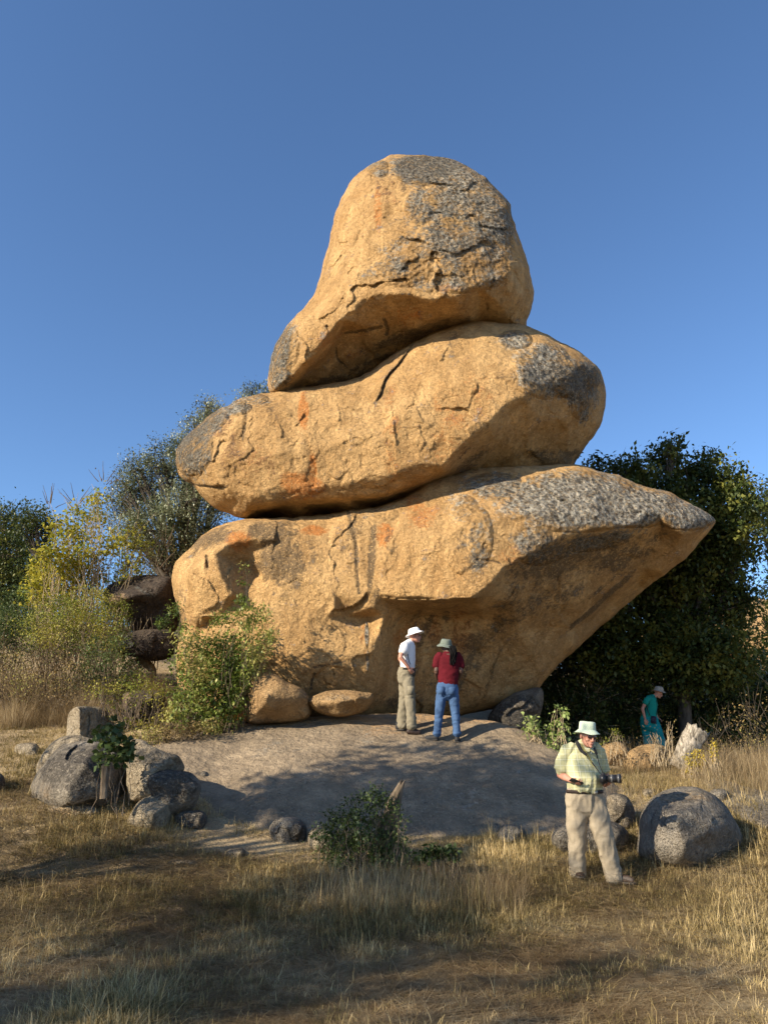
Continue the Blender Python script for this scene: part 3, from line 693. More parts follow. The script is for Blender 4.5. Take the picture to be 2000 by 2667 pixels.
stone('boulder', 'big round grey boulder in the grass on the right', [(1662,2170),(1666,2130),(1680,2100),(1700,2075),(1740,2055),(1780,2048),(1820,2052),(1860,2072),(1890,2100),(1915,2140),(1938,2190),(1952,2240),(1910,2262),(1800,2268),(1710,2262),(1660,2230)], 10.4, M['grey'], roll=.6, seed=28, thick=1.5, lumps=.06,
      ctl=[(1780,2065,10.5),(1720,2100,10.2),(1830,2090,10.2),(1760,2130,9.9),(1700,2170,10.1),(1860,2160,10.05),(1780,2200,9.85),(1900,2200,10.4),(1920,2225,10.6)],
      cracks=[([(1708,2110),(1695,2140),(1700,2160)],.012,2)], orng=[(1780,2080,70,20,.5)], lich=[(1750,2120,60,30,.3)])
stone('boulder', 'low stone behind the top of the big round grey boulder', bb(1668,2052,1712,2085,'dome',seed=29), 11.9, M['pale'], seed=29)
stone('boulder', 'low stone to the right of the big round boulder top', bb(1838,2054,1900,2100,'dome',seed=30), 11.6, M['grey'], seed=30)
stone('boulder', 'tan rounded boulder just right of the photographer at shoulder height', bb(1555,1932,1642,2000,'round',seed=31), 14.2, M['tan'], seed=31, dark=[(1600,1970,20,20,.3)])
stone('boulder', 'tan flat-topped boulder in front of the visitor in turquoise', [(1622,1990),(1630,1965),(1650,1948),(1680,1939),(1715,1940),(1734,1950),(1734,1985),(1726,2000),(1690,2015),(1640,2015)], 13.9, M['tan'], roll=.2, seed=32, dark=[(1732,1965,8,22,.7)],
      ctl=[(1680,1948,14.0),(1650,1965,13.75),(1710,1950,13.85),(1680,1980,13.6),(1722,1980,13.7),(1732,1980,14.1),(1640,2000,13.7)])
stone('boulder', 'dark boulder in shade under the right overhang of the stack', [(1270,1870),(1290,1840),(1320,1815),(1360,1798),(1400,1790),(1414,1800),(1412,1840),(1400,1880),(1380,1920),(1300,1930),(1265,1910)], 16.3, M['grey'], roll=.5, snap=False, seed=33, dark=[(1340,1870,90,60,.8)])
stone('rock_slab', 'long flat slab of pale rock at the right edge below the stump', [(1838,2036),(1860,2028),(1900,2036),(1950,2052),(2010,2062),(2080,2072),(2090,2170),(2000,2165),(1940,2140),(1880,2100),(1845,2060)], 12.8, M['grey'], cat='rock slab', roll=.08, seed=34, thick=2.2, snap=False,
      ctl=[(x, y, (hit(x, y) or 12.5) - .22) for x, y in [(1840,2036),(1900,2040),(1960,2055),(2060,2075),(1900,2075),(1960,2090),(2060,2100),(1930,2125),(2000,2150),(2080,2150),(1850,2060)]])
stone('rocky_hillside', 'distant pinkish granite slope glimpsed through the trees on the right', [(1700,1600),(1850,1570),(2000,1560),(2150,1540),(2400,1600),(2500,1800),(2300,1960),(1900,1960),(1700,1900),(1660,1750)], 70, M['tan'], cat='rock slope', roll=6, thick=20, snap=False, seed=35, g=8.0, lumps=2.5, mids=.8, nscale=.12, rpx=160, rough=6)
# ---------------------------------------------------------------- plants
def leaf_material(name, cols, rough=.55, trans=.28, spec=.35):
    t = NT(name); r = t.attr('rnd')
    stops = [(i / max(1, len(cols) - 1), c) for i, c in enumerate(cols)]
    c = t.ramp(r, stops)
    c = t.mix(t.ramp(t.noise(t.pos(), 2.5, 3, .6), [(.35, .35), (.6, 0)]), c, tuple(x * .5 for x in cols[0]))
    return t.finish(c, rough, None, spec, trans)
def bark_material(name, a, b, sc=14):
    t = NT(name); P = t.pos()
    n = t.noise(t.mapping(P, (1, 1, .3)), sc, 6, .7)
    c = t.mix(t.ramp(n, [(.38, 0), (.62, 1)]), a, b)
    return t.finish(c, .9, t.bump(n, .9, .03), .15)
M['bark'] = bark_material('brown_bark', (.10, .075, .05), (.22, .17, .12))
M['bark_dark'] = bark_material('dark_bark', (.05, .04, .03), (.12, .10, .08))
M['twig'] = bark_material('pale_twig', (.30, .23, .14), (.45, .36, .24))
M['deadwood'] = bark_material('bleached_wood', (.10, .085, .065), (.42, .37, .30), 22)
M['leaf_dark'] = leaf_material('deep_green_leaf', [(.030, .045, .012), (.05, .075, .018), (.075, .10, .024), (.16, .16, .03)])
M['leaf_right'] = leaf_material('broad_green_leaf', [(.035, .052, .012), (.055, .080, .018), (.085, .11, .024), (.11, .13, .03), (.20, .20, .04)])
M['leaf_olive'] = leaf_material('silvery_leaf', [(.06, .075, .030), (.13, .15, .07), (.25, .28, .155), (.42, .45, .30)], .42, .15, .5)
M['leaf_yellow'] = leaf_material('yellow_leaf', [(.26, .26, .03), (.42, .38, .04), (.52, .43, .05), (.22, .27, .05)], .55, .35)
M['leaf_lime'] = leaf_material('small_lime_leaf', [(.10, .13, .02), (.20, .23, .035), (.32, .32, .05), (.42, .36, .07)], .6, .3)
M['leaf_vine'] = leaf_material('vine_leaf', [(.06, .09, .018), (.18, .24, .04), (.30, .34, .08), (.46, .42, .14)], .5, .3)
M['leaf_dry'] = leaf_material('dry_leaf', [(.10, .07, .03), (.22, .15, .06), (.34, .24, .09), (.30, .28, .08)], .8, .2)
M['leaf_shrub'] = leaf_material('shrub_leaf', [(.035, .055, .015), (.065, .10, .025), (.11, .15, .045), (.16, .20, .07)], .5, .25)
M['leaf_pale'] = leaf_material('pale_young_leaf', [(.22, .30, .07), (.34, .42, .14), (.46, .50, .20)], .5, .35)
M['flower'] = leaf_material('yellow_flower', [(.45, .36, .05), (.65, .50, .06), (.6, .36, .04)], .6, .3)

def rand_dirs(rs, n):
    d = rs.normal(size=(n, 3)); return d / np.linalg.norm(d, axis=1)[:, None]

def leaves_arrays(C, size, rs, aspect=.55, droop=.3, jit=.35, up=None):
    """one folded kite per leaf; C (n,3) stalk points"""
    n = len(C)
    d = rand_dirs(rs, n); d[:, 2] -= droop; d /= np.linalg.norm(d, axis=1)[:, None]
    s = np.cross(d, rand_dirs(rs, n) * .6 + np.array([0, 0, 1.0])); s /= np.maximum(1e-6, np.linalg.norm(s, axis=1))[:, None]
    nrm = np.cross(s, d)
    L = size * (1 + jit * rs.uniform(-1, 1, n))[:, None]; w = L * aspect * .5
    V = np.stack([C, C + d * L * .45 + s * w + nrm * L * .08, C + d * L, C + d * L * .45 - s * w + nrm * L * .08], 1)
    F = np.arange(4 * n).reshape(n, 4)
    return V.reshape(-1, 3), F

def leaf_mesh(name, C, size, rs, **kw):
    V, F = leaves_arrays(C, size, rs, **kw)
    me = mesh_np(name, V, F, False)
    cl = np.clip(.5 + 1.1 * noise3(C * 1.6, 3) + rs.normal(0, .22, len(C)), 0, 1)
    set_attr(me, 'rnd', np.repeat(cl, 4))
    return me

def cluster_points(clumps, rs, per=14, crad=.16, shell=.55):
    """clumps: (x,y,z,r,n[,squash]) -> leaf stalk points gathered in twig-end tufts"""
    out, cents = [], []
    for c in clumps:
        x, y, z, r, n = c[:5]; sq = c[5] if len(c) > 5 else 1.0
        k = max(1, int(n / per))
        d = rand_dirs(rs, k); rad = r * rs.uniform(shell ** 3, 1.12, k) ** (1 / 3.)
        rad = rad * (1 + .35 * noise3(d * 1.7 + c[0], 4))
        cc = np.array([x, y, z]) + d * rad[:, None] * np.array([1, 1, sq])
        cents.append(cc)
        m = rs.poisson(per, k) + 2
        pts = np.repeat(cc, m, 0) + rs.normal(0, crad, (m.sum(), 3)) * np.array([1, 1, .8])
        out.append(pts)
    return np.concatenate(out), cents

def tubes_mesh(name, tubes, sides=5):
    V, F = [], []; off = 0
    for pts, rad in tubes:
        pts = np.asarray(pts, float); n = len(pts)
        rad = np.broadcast_to(np.asarray(rad, float), (n,)) if np.ndim(rad) else np.full(n, rad)
        T = np.gradient(pts, axis=0); T /= np.maximum(1e-9, np.linalg.norm(T, axis=1))[:, None]
        ref = np.array([0, 0, 1.0]) if abs(T[0, 2]) < .8 else np.array([1.0, 0, 0])
        A = np.cross(T, ref); A /= np.maximum(1e-9, np.linalg.norm(A, axis=1))[:, None]; B = np.cross(T, A)
        an = np.arange(sides) * 2 * math.pi / sides
        ring = pts[:, None] + rad[:, None, None] * (np.cos(an)[None, :, None] * A[:, None] + np.sin(an)[None, :, None] * B[:, None])
        V.append(ring.reshape(-1, 3))
        i, j = np.mgrid[0:n - 1, 0:sides]; i = i.ravel(); j = j.ravel(); j2 = (j + 1) % sides
        F.append(off + np.stack([i * sides + j, i * sides + j2, (i + 1) * sides + j2, (i + 1) * sides + j], 1))
        off += n * sides
    return mesh_np(name, np.concatenate(V), np.concatenate(F))

def wob(a, b, rs, n=6, amp=.06, sag=0.0):
    a = np.asarray(a, float); b = np.asarray(b, float); L = np.linalg.norm(b - a)
    t = np.linspace(0, 1, n)[:, None]
    p = a + (b - a) * t
    off = rs.normal(0, amp * L, (n, 3)); off[0] = 0; off[-1] *= .3
    off = np.cumsum(off, 0) * .45; off -= t * off[-1]
    p = p + off; p[:, 2] += sag * L * 4 * (t * (1 - t))[:, 0]
    return p

def plant(name, label, cat, base, clumps, leaf, leafsize, seed, bark='bark', trunk_r=.12, trunk_to=None, per=14, crad=.16, shell=.5,
          group=None, twigs=0, twig_len=.5, crown_name='crown', wood_name='trunk', aspect=.55, droop=.3, singles=0, twig_r=.006, limb=True, extra_twigs=0, extra_len=.6):
    rs = np.random.RandomState(seed)
    base = np.asarray(base, float)
    root = empty(name, base); tag(root, label, cat, group)
    pts, cents = cluster_points(clumps, rs, per, crad, shell)
    tub = []
    if limb:
        top = np.asarray(trunk_to if trunk_to is not None else np.mean([c[:3] for c in clumps], 0) * .55 + base * .45, float)
        tr = wob(base - [0, 0, .15], top, rs, 8, .03)
        tub.append((tr, np.linspace(trunk_r, trunk_r * .6, 8)))
        for c, cc in zip(clumps, cents):
            c3 = np.array(c[:3]); st = tr[rs.randint(3, 8)]
            br = wob(st, c3, rs, 7, .05, .03); tub.append((br, np.linspace(trunk_r * .5, trunk_r * .16, 7)))
            for q in cc[rs.permutation(len(cc))[:min(len(cc), max(0, 14 + twigs))]]:
                s0 = br[rs.randint(3, 7)]; tub.append((wob(s0, q, rs, 5, .06), np.linspace(trunk_r * .13, twig_r * .7, 5)))
    else:
        for c, cc in zip(clumps, cents):
            c3 = np.array(c[:3]); gz = float(surf_z(c3[0], c3[1])[0]); low = np.array([c3[0], c3[1], gz])
            for q in cc[rs.permutation(len(cc))[:max(1, min(len(cc), 5 + twigs))]]:
                b0 = base * .35 + low * .65 + rs.normal(0, .10, 3) * [1, 1, 0]
                b0 = b0 + (q - b0) * rs.uniform(0, .35)
                tub.append((wob(b0, q, rs, 7, .09, .05), np.linspace(twig_r * 1.3, twig_r * .45, 7)))
    if extra_twigs:
        for _ in range(extra_twigs):
            c = clumps[rs.randint(len(clumps))]; d = rand_dirs(rs, 1)[0]; d[2] = abs(d[2]) + .7; d /= np.linalg.norm(d)
            s0 = np.array(c[:3]) + d * c[3] * .5; tub.append((wob(s0, s0 + d * (c[3] * .5 + extra_len * rs.uniform(.4, 1)), rs, 5, .04), np.linspace(twig_r * 1.3, twig_r * .4, 5)))
    if tub:
        link(wood_name, tubes_mesh(wood_name, tub, 5), root, M[bark])
    if singles:
        idx = np.argsort(pts[:, 1] + rs.uniform(0, .25, len(pts)))[:singles]
        sel = pts[idx]; pts = np.delete(pts, idx, 0)
        protos = []
        for k in range(6):
            V, F = leaves_arrays(np.zeros((1, 3)), 1.0, rs, aspect=aspect * 1.1, droop=.15, jit=0)
            me = mesh_np('leaf', V, F, False); set_attr(me, 'rnd', np.full(4, (k + .5) / 6)); me.materials.append(M[leaf]); protos.append(me)
        for p in sel:
            o = bpy.data.objects.new('leaf', protos[rs.randint(6)]); COL.objects.link(o); o.parent = root
            o.location = p - base; o.scale = [leafsize * rs.uniform(.8, 1.25)] * 3; o.rotation_euler = (rs.uniform(-.5, .5), rs.uniform(-.5, .5), rs.uniform(0, 6.28))
    if len(pts):
        c = link(crown_name, leaf_mesh(crown_name, pts, leafsize, rs, aspect=aspect, droop=droop), root, M[leaf])
    return root

def pc(px, py, r, Y, n, dy=0.0, sq=1.0):
    p = W(px, py, Y + dy); return (p[0], p[1], p[2], r / F_PX * Y, n, sq)
def gb(px, Y):
    """ground point below picture column px at distance Y"""
    x = W(px, 1900, Y)[0]; return (x, Y, float(ground_z(x, Y)[0]))

rs0 = np.random.RandomState(5)
def many(lst, Y, dens, spread=.6, sq=1.0):
    out = []
    for c in lst:
        px, py, r = c[:3]; k = c[3] if len(c) > 3 else 1.0
        out.append(pc(px, py, r, Y, max(20, int(dens * k * (r / 50.) ** 2)), rs0.uniform(-spread, spread), sq))
    return out

# the tall tree behind the beak of the stack
plant('broadleaf_tree', 'tall dark green leafy tree rising behind the beak of the lowest boulder', 'tree', gb(1780, 19.5),
  many([(1545,1215,22,.8),(1600,1225,24,.8),(1650,1235,45),(1730,1195,42),(1745,1165,20),(1800,1240,48),(1850,1200,26),(1885,1250,45),(1925,1290,42),(1960,1330,30),(1600,1300,60),(1690,1310,75),(1790,1330,80),(1890,1370,75),
        (1640,1400,80),(1750,1430,90),(1860,1470,85),(1930,1430,40,.6),(1650,1520,90),(1760,1560,95),(1870,1590,80),(1560,1560,70),(1940,1560,35,.5),(1570,1660,90),(1680,1680,95),(1790,1700,95),(1890,1720,75)], 19.5, 1300, .9),
  'leaf_right', .125, 101, trunk_r=.2, per=16, crad=.17, shell=.35, aspect=.6, extra_twigs=45, extra_len=.55, bark='bark_dark')
plant('undergrowth_bush', 'dark tangled undergrowth in shade right of the stack base', 'bush', gb(1500, 19.8),
  many([(1440,1760,60),(1500,1700,60),(1470,1840,60),(1560,1790,70),(1540,1880,60),(1640,1820,70),(1620,1900,55),(1420,1880,50),(1350,1850,40,.6)], 20.0, 700, .5), 'leaf_dark', .10, 102, bark='twig', trunk_r=.06, twig_r=.011, per=8, crad=.16, shell=.3, twigs=20)
plant('undergrowth_bush', 'shaded green bush hanging behind the visitor in turquoise', 'bush', gb(1800, 20.6),
  many([(1740,1800,75),(1830,1800,80),(1920,1790,80),(1720,1880,60),(1800,1890,70),(1890,1880,75),(1980,1850,70),(2040,1780,80)], 20.8, 800, .5), 'leaf_dark', .10, 103, bark='twig', trunk_r=.05, twig_r=.010, per=9, crad=.17, shell=.3, twigs=16)
plant('far_thicket', 'dark thicket filling the gap between the stack and the tall leafy tree', 'thicket', gb(1520, 24),
  many([(1430,1700,80),(1530,1680,80),(1620,1740,80),(1480,1800,80),(1580,1840,80),(1380,1800,80),(1400,1880,80),(1500,1890,70),(1680,1850,80),(1780,1900,80),(1880,1900,80),(1980,1880,80),(1640,1920,60)], 24, 900, .6), 'leaf_dark', .13, 132, limb=False, twigs=4, per=14, crad=.2, shell=.1)
plant('thorny_bush', 'grey twiggy half-bare bush at the right edge of the photo', 'bush', gb(1960, 16.5),
  many([(1900,1930,60,.35),(1960,1900,70,.35),(2020,1930,80,.35),(1850,1960,50,.4),(1970,1980,60,.4),(2060,1850,70,.35)], 16.3, 420, .5), 'leaf_dry', .05, 104, limb=False, bark='bark_dark', twig_r=.0035, twigs=24, extra_twigs=60, extra_len=.5)
plant('broadleaf_tree', 'lighter yellow-green tree reaching in at the right edge of the photo', 'tree', gb(2120, 24),
  many([(2000,1290,45,.8),(1985,1350,40,.8),(2040,1330,70),(2060,1430,80,.8),(2010,1530,50,.5),(2080,1550,90),(2060,1700,100),(1990,1620,45,.5)], 24, 620, .8), 'leaf_lime', .12, 105, trunk_r=.16, per=12, crad=.2, shell=.4)
# left background
plant('olive_tree', 'large silvery grey-green tree behind the left end of the stack', 'tree', gb(480, 21.5),
  many([(560,1085,36),(540,1060,24),(515,1120,42),(470,1165,45),(425,1195,48),(480,1230,62),(365,1225,48),(330,1265,42),(320,1310,48),(400,1290,68),(480,1320,70),(560,1300,60),(560,1390,62),(400,1380,75),(480,1410,75),(340,1380,55),(420,1470,60,.6),(520,1480,60,.6)], 21.5, 1900, 1.0),
  'leaf_olive', .075, 111, trunk_r=.22, per=18, crad=.15, shell=.4, aspect=.42, droop=0, twigs=10, bark='bark_dark', extra_twigs=60, extra_len=.25)
plant('olive_tree', 'small silvery tree top peeping over the middle boulder at left', 'tree', gb(660, 25),
  many([(655,1020,26),(690,1025,26),(630,1050,24),(720,1050,40),(680,1080,45)], 25, 1500, .4), 'leaf_olive', .085, 112, trunk_r=.15, per=16, crad=.14, aspect=.45, droop=0, bark='bark_dark')
plant('dark_tree', 'dark green tree against the sky at the far left edge', 'tree', gb(20, 27),
  many([(10,1350,50,.6),(50,1380,50,.7),(-30,1400,60),(20,1450,70),(80,1470,55,.6),(10,1540,70),(80,1560,60),(-60,1500,80)], 27, 1700, 1.0), 'leaf_dark', .11, 113, trunk_r=.22, per=14, crad=.22, shell=.3, twigs=14, bark='bark_dark', extra_twigs=40, extra_len=.35)
plant('dark_tree', 'dense dark round tree crown left of the yellow shrub', 'tree', gb(110, 25),
  many([(95,1345,36),(75,1375,30),(120,1360,30),(110,1420,40),(90,1500,50,.6)], 25, 1300, .5), 'leaf_dark', .10, 114, trunk_r=.16, per=14, crad=.16, bark='bark_dark')
plant('yellow_shrub', 'tall shrub with bright yellow autumn leaves and bare stems at left', 'shrub', gb(230, 18.0),
  many([(255,1300,24,.8),(250,1350,34,.9),(195,1330,26,.5),(160,1380,36,.7),(200,1400,36,.8),(240,1430,40,.5),(140,1440,40,.9),(185,1470,45,.9),(300,1420,50,.35),(350,1400,45,.3),(110,1490,34,.8),(240,1500,46,.7),(150,1520,46),(330,1480,50,.25),(90,1540,36,.7),(200,1550,44,.8),(390,1440,30,.2)], 18.0, 800, .6),
  'leaf_yellow', .085, 115, limb=False, twig_r=.007, twigs=8, per=7, crad=.10, shell=.1, aspect=.7, droop=.5, extra_twigs=50, extra_len=.5, bark='twig')
plant('bare_shrub', 'leafless grey twiggy shrub between yellow shrub and silvery tree', 'shrub', gb(390, 19.0),
  many([(330,1500,60,.2),(400,1500,60,.2),(430,1440,50,.2),(300,1440,60,.1),(360,1560,50,.3),(200,1320,40,.06),(270,1270,40,.06),(130,1330,40,.06)], 19, 500, .6), 'leaf_dry', .05, 116, limb=False, twig_r=.009, twigs=40, bark='bark', extra_twigs=60, extra_len=.4)
plant('lime_bush', 'fine-leaved yellow-green bush below the yellow shrub', 'bush', gb(200, 16.8),
  many([(120,1590,44,.8),(180,1590,52),(240,1580,50),(300,1600,40),(150,1650,55),(220,1640,60),(290,1660,50),(90,1640,50,.8)], 16.8, 1300, .6), 'leaf_lime', .045, 117, limb=False, twigs=8, per=18, crad=.10, shell=.3)
plant('dull_bush', 'dusty dull green bush at the left edge above the dry grass', 'bush', gb(30, 17.5),
  many([(20,1620,60),(60,1660,50),(-30,1660,60),(10,1700,50,.7),(100,1700,40,.5)], 17.5, 900, .5), 'leaf_shrub', .055, 118, limb=False, twigs=10, per=14, crad=.12)
plant('dark_bush', 'dark green low bush left of the small stack of dark boulders', 'bush', gb(300, 15.8),
  many([(250,1720,45),(300,1740,45),(280,1690,40,.8),(340,1770,35,.7),(230,1770,40,.6),(190,1790,30,.5)], 15.9, 900, .4), 'leaf_shrub', .055, 119, limb=False, twigs=10, per=14, crad=.10)
plant('russet_scrub', 'rusty brown half-dry scrub above the grass on the left slope', 'scrub', gb(120, 16.2),
  many([(60,1740,50,.8),(130,1730,50,.8),(180,1760,45,.7),(20,1780,45,.6),(90,1800,40,.6),(160,1810,36,.5),(230,1830,34,.6),(-20,1720,50,.8)], 15.4, 760, .5), 'leaf_dry', .045, 130, limb=False, twigs=18, per=8, crad=.12, shell=.1)
plant('far_thicket', 'dull green thicket closing the gap below the silvery tree', 'thicket', gb(340, 22.5),
  many([(260,1590,70),(360,1590,75),(450,1570,70),(160,1600,70),(60,1600,75),(-30,1610,70),(330,1500,50,.6),(440,1500,50,.6)], 23, 900, .8), 'leaf_shrub', .09, 131, limb=False, twigs=12, per=12, crad=.15, shell=.2)
# the bush climbing on the lowest boulder
plant('leafy_bush', 'sunlit green bush growing against the left foot of the lowest boulder', 'bush', gb(560, 13.7),
  many([(470,1650,24,.4),(500,1680,34,.6),(545,1690,42,.9),(600,1680,40,.8),(640,1650,34,.5),(655,1700,40,.7),(580,1740,50),(520,1750,44),(480,1730,36,.8),(640,1750,45),(560,1800,55),(620,1810,45),(500,1810,45),(480,1860,40,.8),(560,1860,50),(610,1850,30,.6),(690,1680,26,.3),(680,1740,22,.3)], 14.0, 850, .25, .9),
  'leaf_vine', .07, 120, limb=False, twig_r=.004, twigs=-1, per=8, crad=.08, shell=.2, aspect=.5, singles=200, bark='bark')
plant('climbing_sprig', 'thin leafy sprigs standing up in front of the left face of the lowest boulder', 'sprig', W(600, 1700, 13.6),
  many([(632,1480,8,1.2),(634,1520,9,1.2),(628,1560,11,1.4),(622,1600,14,1.4),(590,1610,18,1),(650,1620,18,1.1),(560,1620,16,.8),(430,1620,16,1.2),(450,1590,18,1.0),(480,1640,16,1),(670,1600,24,.8),(645,1575,18,.8),(700,1650,24,.7),(690,1600,18,.6)], 13.55, 900, .1), 'leaf_vine', .06, 121, limb=False, twig_r=.003, twigs=-4, per=6, crad=.05, aspect=.5, bark='bark')
plant('ochre_brush', 'low ochre and green brush around the half hidden dark block', 'bush', gb(380, 14.0),
  many([(260,1790,30,.8),(310,1800,30),(360,1785,34),(420,1800,34),(460,1860,34),(400,1890,34),(340,1890,26),(520,1880,30),(450,1900,30,.8),(350,1840,26,.6),(290,1840,22,.6),(590,1880,22,.6)], 14.2, 620, .35, .7), 'leaf_lime', .045, 122, limb=False, twigs=6, per=9, crad=.09, shell=.1)
plant('dry_creeper', 'brown dried creeper spilling over the upper left edge of the slab', 'creeper', gb(440, 13.5),
  many([(400,1915,26),(450,1910,28),(500,1900,28),(540,1895,22),(380,1940,20),(450,1935,20,.8),(350,1920,20)], 13.4, 900, .2, .5), 'leaf_dry', .045, 123, limb=False, per=9, crad=.07)
# sapling between the left boulders: every leaf its own
sb = W(272, 2075, 10.35)
plant('leafy_sapling', 'young sapling with big rounded dark leaves beside the large dark boulder', 'sapling', sb,
  many([(300,1890,18),(270,1915,20),(310,1920,24),(335,1930,16),(285,1950,24),(320,1960,22),(265,1975,16),(300,1985,16),(345,1960,10,.6)], 10.3, 190, .1), 'leaf_shrub', .085, 124, limb=False, twig_r=.005, twigs=-4, per=4, crad=.04, shell=.1, aspect=.95, singles=150)
def stump(name, label, pts, rad, mat, splinters, seed, cat='stump'):
    rs = np.random.RandomState(seed)
    pts = np.array([W(*p) for p in pts]); n = 26
    t = np.linspace(0, 1, n); idx = t * (len(pts) - 1); i = np.minimum(idx.astype(int), len(pts) - 2); f = (idx - i)[:, None]
    P = pts[i] * (1 - f) + pts[i + 1] * f
    rr = np.interp(t, np.linspace(0, 1, len(rad)), rad)
    sides = 28; an = np.arange(sides) * 2 * math.pi / sides
    T = np.gradient(P, axis=0); T /= np.linalg.norm(T, axis=1)[:, None]
    A = np.cross(T, [0, 1, .01]); A /= np.linalg.norm(A, axis=1)[:, None]; B = np.cross(T, A)
    ridg = 1 + .16 * np.abs(noise3(np.stack([np.cos(an) * 2.2, np.sin(an) * 2.2, an * 0 + seed], 1)))[None] * 3 + .10 * fbm(np.stack([np.repeat(np.cos(an)[None] * 3, n, 0), np.repeat(np.sin(an)[None] * 3, n, 0), np.repeat(t[:, None] * 4, sides, 1)], -1), 3, seed)
    ring = P[:, None] + (rr[:, None] * ridg)[..., None] * (np.cos(an)[None, :, None] * A[:, None] + np.sin(an)[None, :, None] * B[:, None])
    # jagged broken top
    jag = splinters * np.abs(fbm(np.stack([np.cos(an) * 2.5, np.sin(an) * 2.5, an * 0 + seed], 1), 3, seed + 1)) * 2.2
    w = sstep(.75, 1, t)[:, None, None]; ring = ring + w * jag[None, :, None] * T[-1]
    V = ring.reshape(-1, 3)
    ii, jj = np.mgrid[0:n - 1, 0:sides]; ii = ii.ravel(); jj = jj.ravel(); j2 = (jj + 1) % sides
    F = np.stack([ii * sides + jj, ii * sides + j2, (ii + 1) * sides + j2, (ii + 1) * sides + jj], 1)
    V = np.concatenate([V, [P[-1] - T[-1] * rr[-1] * .3]]); c = len(V) - 1; j = np.arange(sides); last = (n - 1) * sides
    F = np.concatenate([F, np.stack([last + j, last + (j + 1) % sides, np.full(sides, c), np.full(sides, c)], 1)])
    bm = bmesh.new(); vs = [bm.verts.new(v) for v in V]
    for q in F:
        k = list(dict.fromkeys(q.tolist())); bm.faces.new([vs[x] for x in k]).smooth = True
    me = bpy.data.meshes.new(name); bm.to_mesh(me); bm.free()
    o = link(name, me, None, mat); tag(o, label, cat); return o
stump('cut_trunk', 'short grey cut trunk standing between the sapling and the large dark boulder', [(270,2080,10.25),(272,2040,10.25),(275,1995,10.25)], [.044,.040,.042], M['bark'], .03, 3)
stump('broken_stump', 'splintered dead stump sticking out of the green shrub in the foreground', [(985,2260,9.9),(1000,2180,9.9),(1018,2120,9.9),(1030,2075,9.9),(1043,2045,9.9)], [.12,.105,.085,.06,.028], M['bark'], .14, 4)
stump('leaning_stump', 'bleached broken tree stump leaning right beside the yellow flowers', [(1785,1990,14.3),(1790,1960,14.2),(1800,1930,14.2),(1815,1905,14.2)], [.25,.19,.165,.18], M['deadwood'], .10, 6)
plant('green_shrub', 'dense dark green shrub around the splintered stump in the foreground', 'shrub', gb(960, 9.7),
  many([(930,2110,34,.9),(975,2085,34,.9),(1005,2090,28,.8),(1045,2130,14,.8),(880,2145,36),(930,2160,42),(985,2150,42),(1030,2180,30,.8),(840,2160,20,.7),(870,2200,40),(930,2220,44),(990,2210,42),(1040,2220,34,.8),(900,2250,36,.7),(860,2230,28,.6),(990,2250,36,.6),(830,2170,12,.6)], 9.7, 640, .22),
  'leaf_shrub', .042, 125, limb=False, twig_r=.005, per=10, crad=.045, shell=.2, aspect=.6, singles=250)
plant('low_herb', 'low dark broad-leaved herb in the grass right of the green shrub', 'herb', gb(1150, 9.5),
  many([(1120,2215,16),(1150,2220,18),(1185,2225,14),(1100,2235,12)], 9.5, 700, .1, .6), 'leaf_shrub', .06, 126, limb=False, per=6, crad=.04, aspect=.8, singles=40)
plant('young_shrub', 'small pale green shrub with sunlit leaves on the right edge of the slab', 'shrub', W(1420, 1965, 13.6),
  many([(1378,1870,9,1.3),(1390,1885,14,1.2),(1375,1895,12),(1400,1905,12),(1450,1850,9,1.3),(1462,1860,10,1.3),(1440,1880,10,1),(1425,1900,12),(1455,1915,16,1.1),(1440,1940,18),(1470,1900,10,.9),(1475,1940,10,.8)], 13.5, 520, .12), 'leaf_pale', .075, 127, limb=False, twig_r=.006, per=5, crad=.05, aspect=.6, singles=120, bark='twig')
plant('young_shrub', 'thin leafy weed growing above the tan boulder by the photographer', 'weed', W(1595, 1945, 13.7),
  many([(1600,1905,7,1.2),(1590,1920,9),(1612,1912,7),(1575,1932,8),(1560,1940,8)], 13.7, 620, .08), 'leaf_lime', .04, 128, limb=False, twig_r=.004, per=5, crad=.04, bark='twig', singles=20)
plant('dry_twig_bush', 'bleached twisted dry twigs in front of the legs of the visitor in turquoise', 'twigs', W(1712, 1950, 13.6),
  many([(1695,1920,14,.1),(1715,1915,16,.1),(1705,1935,16,.1),(1740,1890,14,.08),(1745,1920,14,.1)], 13.6, 500, .1), 'leaf_dry', .03, 129, limb=False, twig_r=.005, twigs=16, per=3, bark='twig')
for k, (px, top, lab) in enumerate([(1858,1932,'tallest yellow flower stalk right of the leaning stump'),(1812,1950,'thick yellow-green flower stalk just below the leaning stump'),(1826,1958,'short yellow flower stalk between the thick one and the tallest one'),(1793,1968,'small yellow flower stalk left of the thick one')]):
    b = W(px - 3, 2030, 13.3); n = 7
    cl = [pc(px + rs0.uniform(-3, 3), y, 5.5, 13.3, 26, 0, 1.1) for y in np.linspace(top + 4, top + 44, n)]
    plant('flower_stalk', lab, 'flower', b, cl, 'flower', .04, 140 + k, limb=False, twig_r=.004, per=5, crad=.025, crown_name='flower_head', wood_name='stem', bark='twig', group='yellow flower stalks by the stump', aspect=.4)

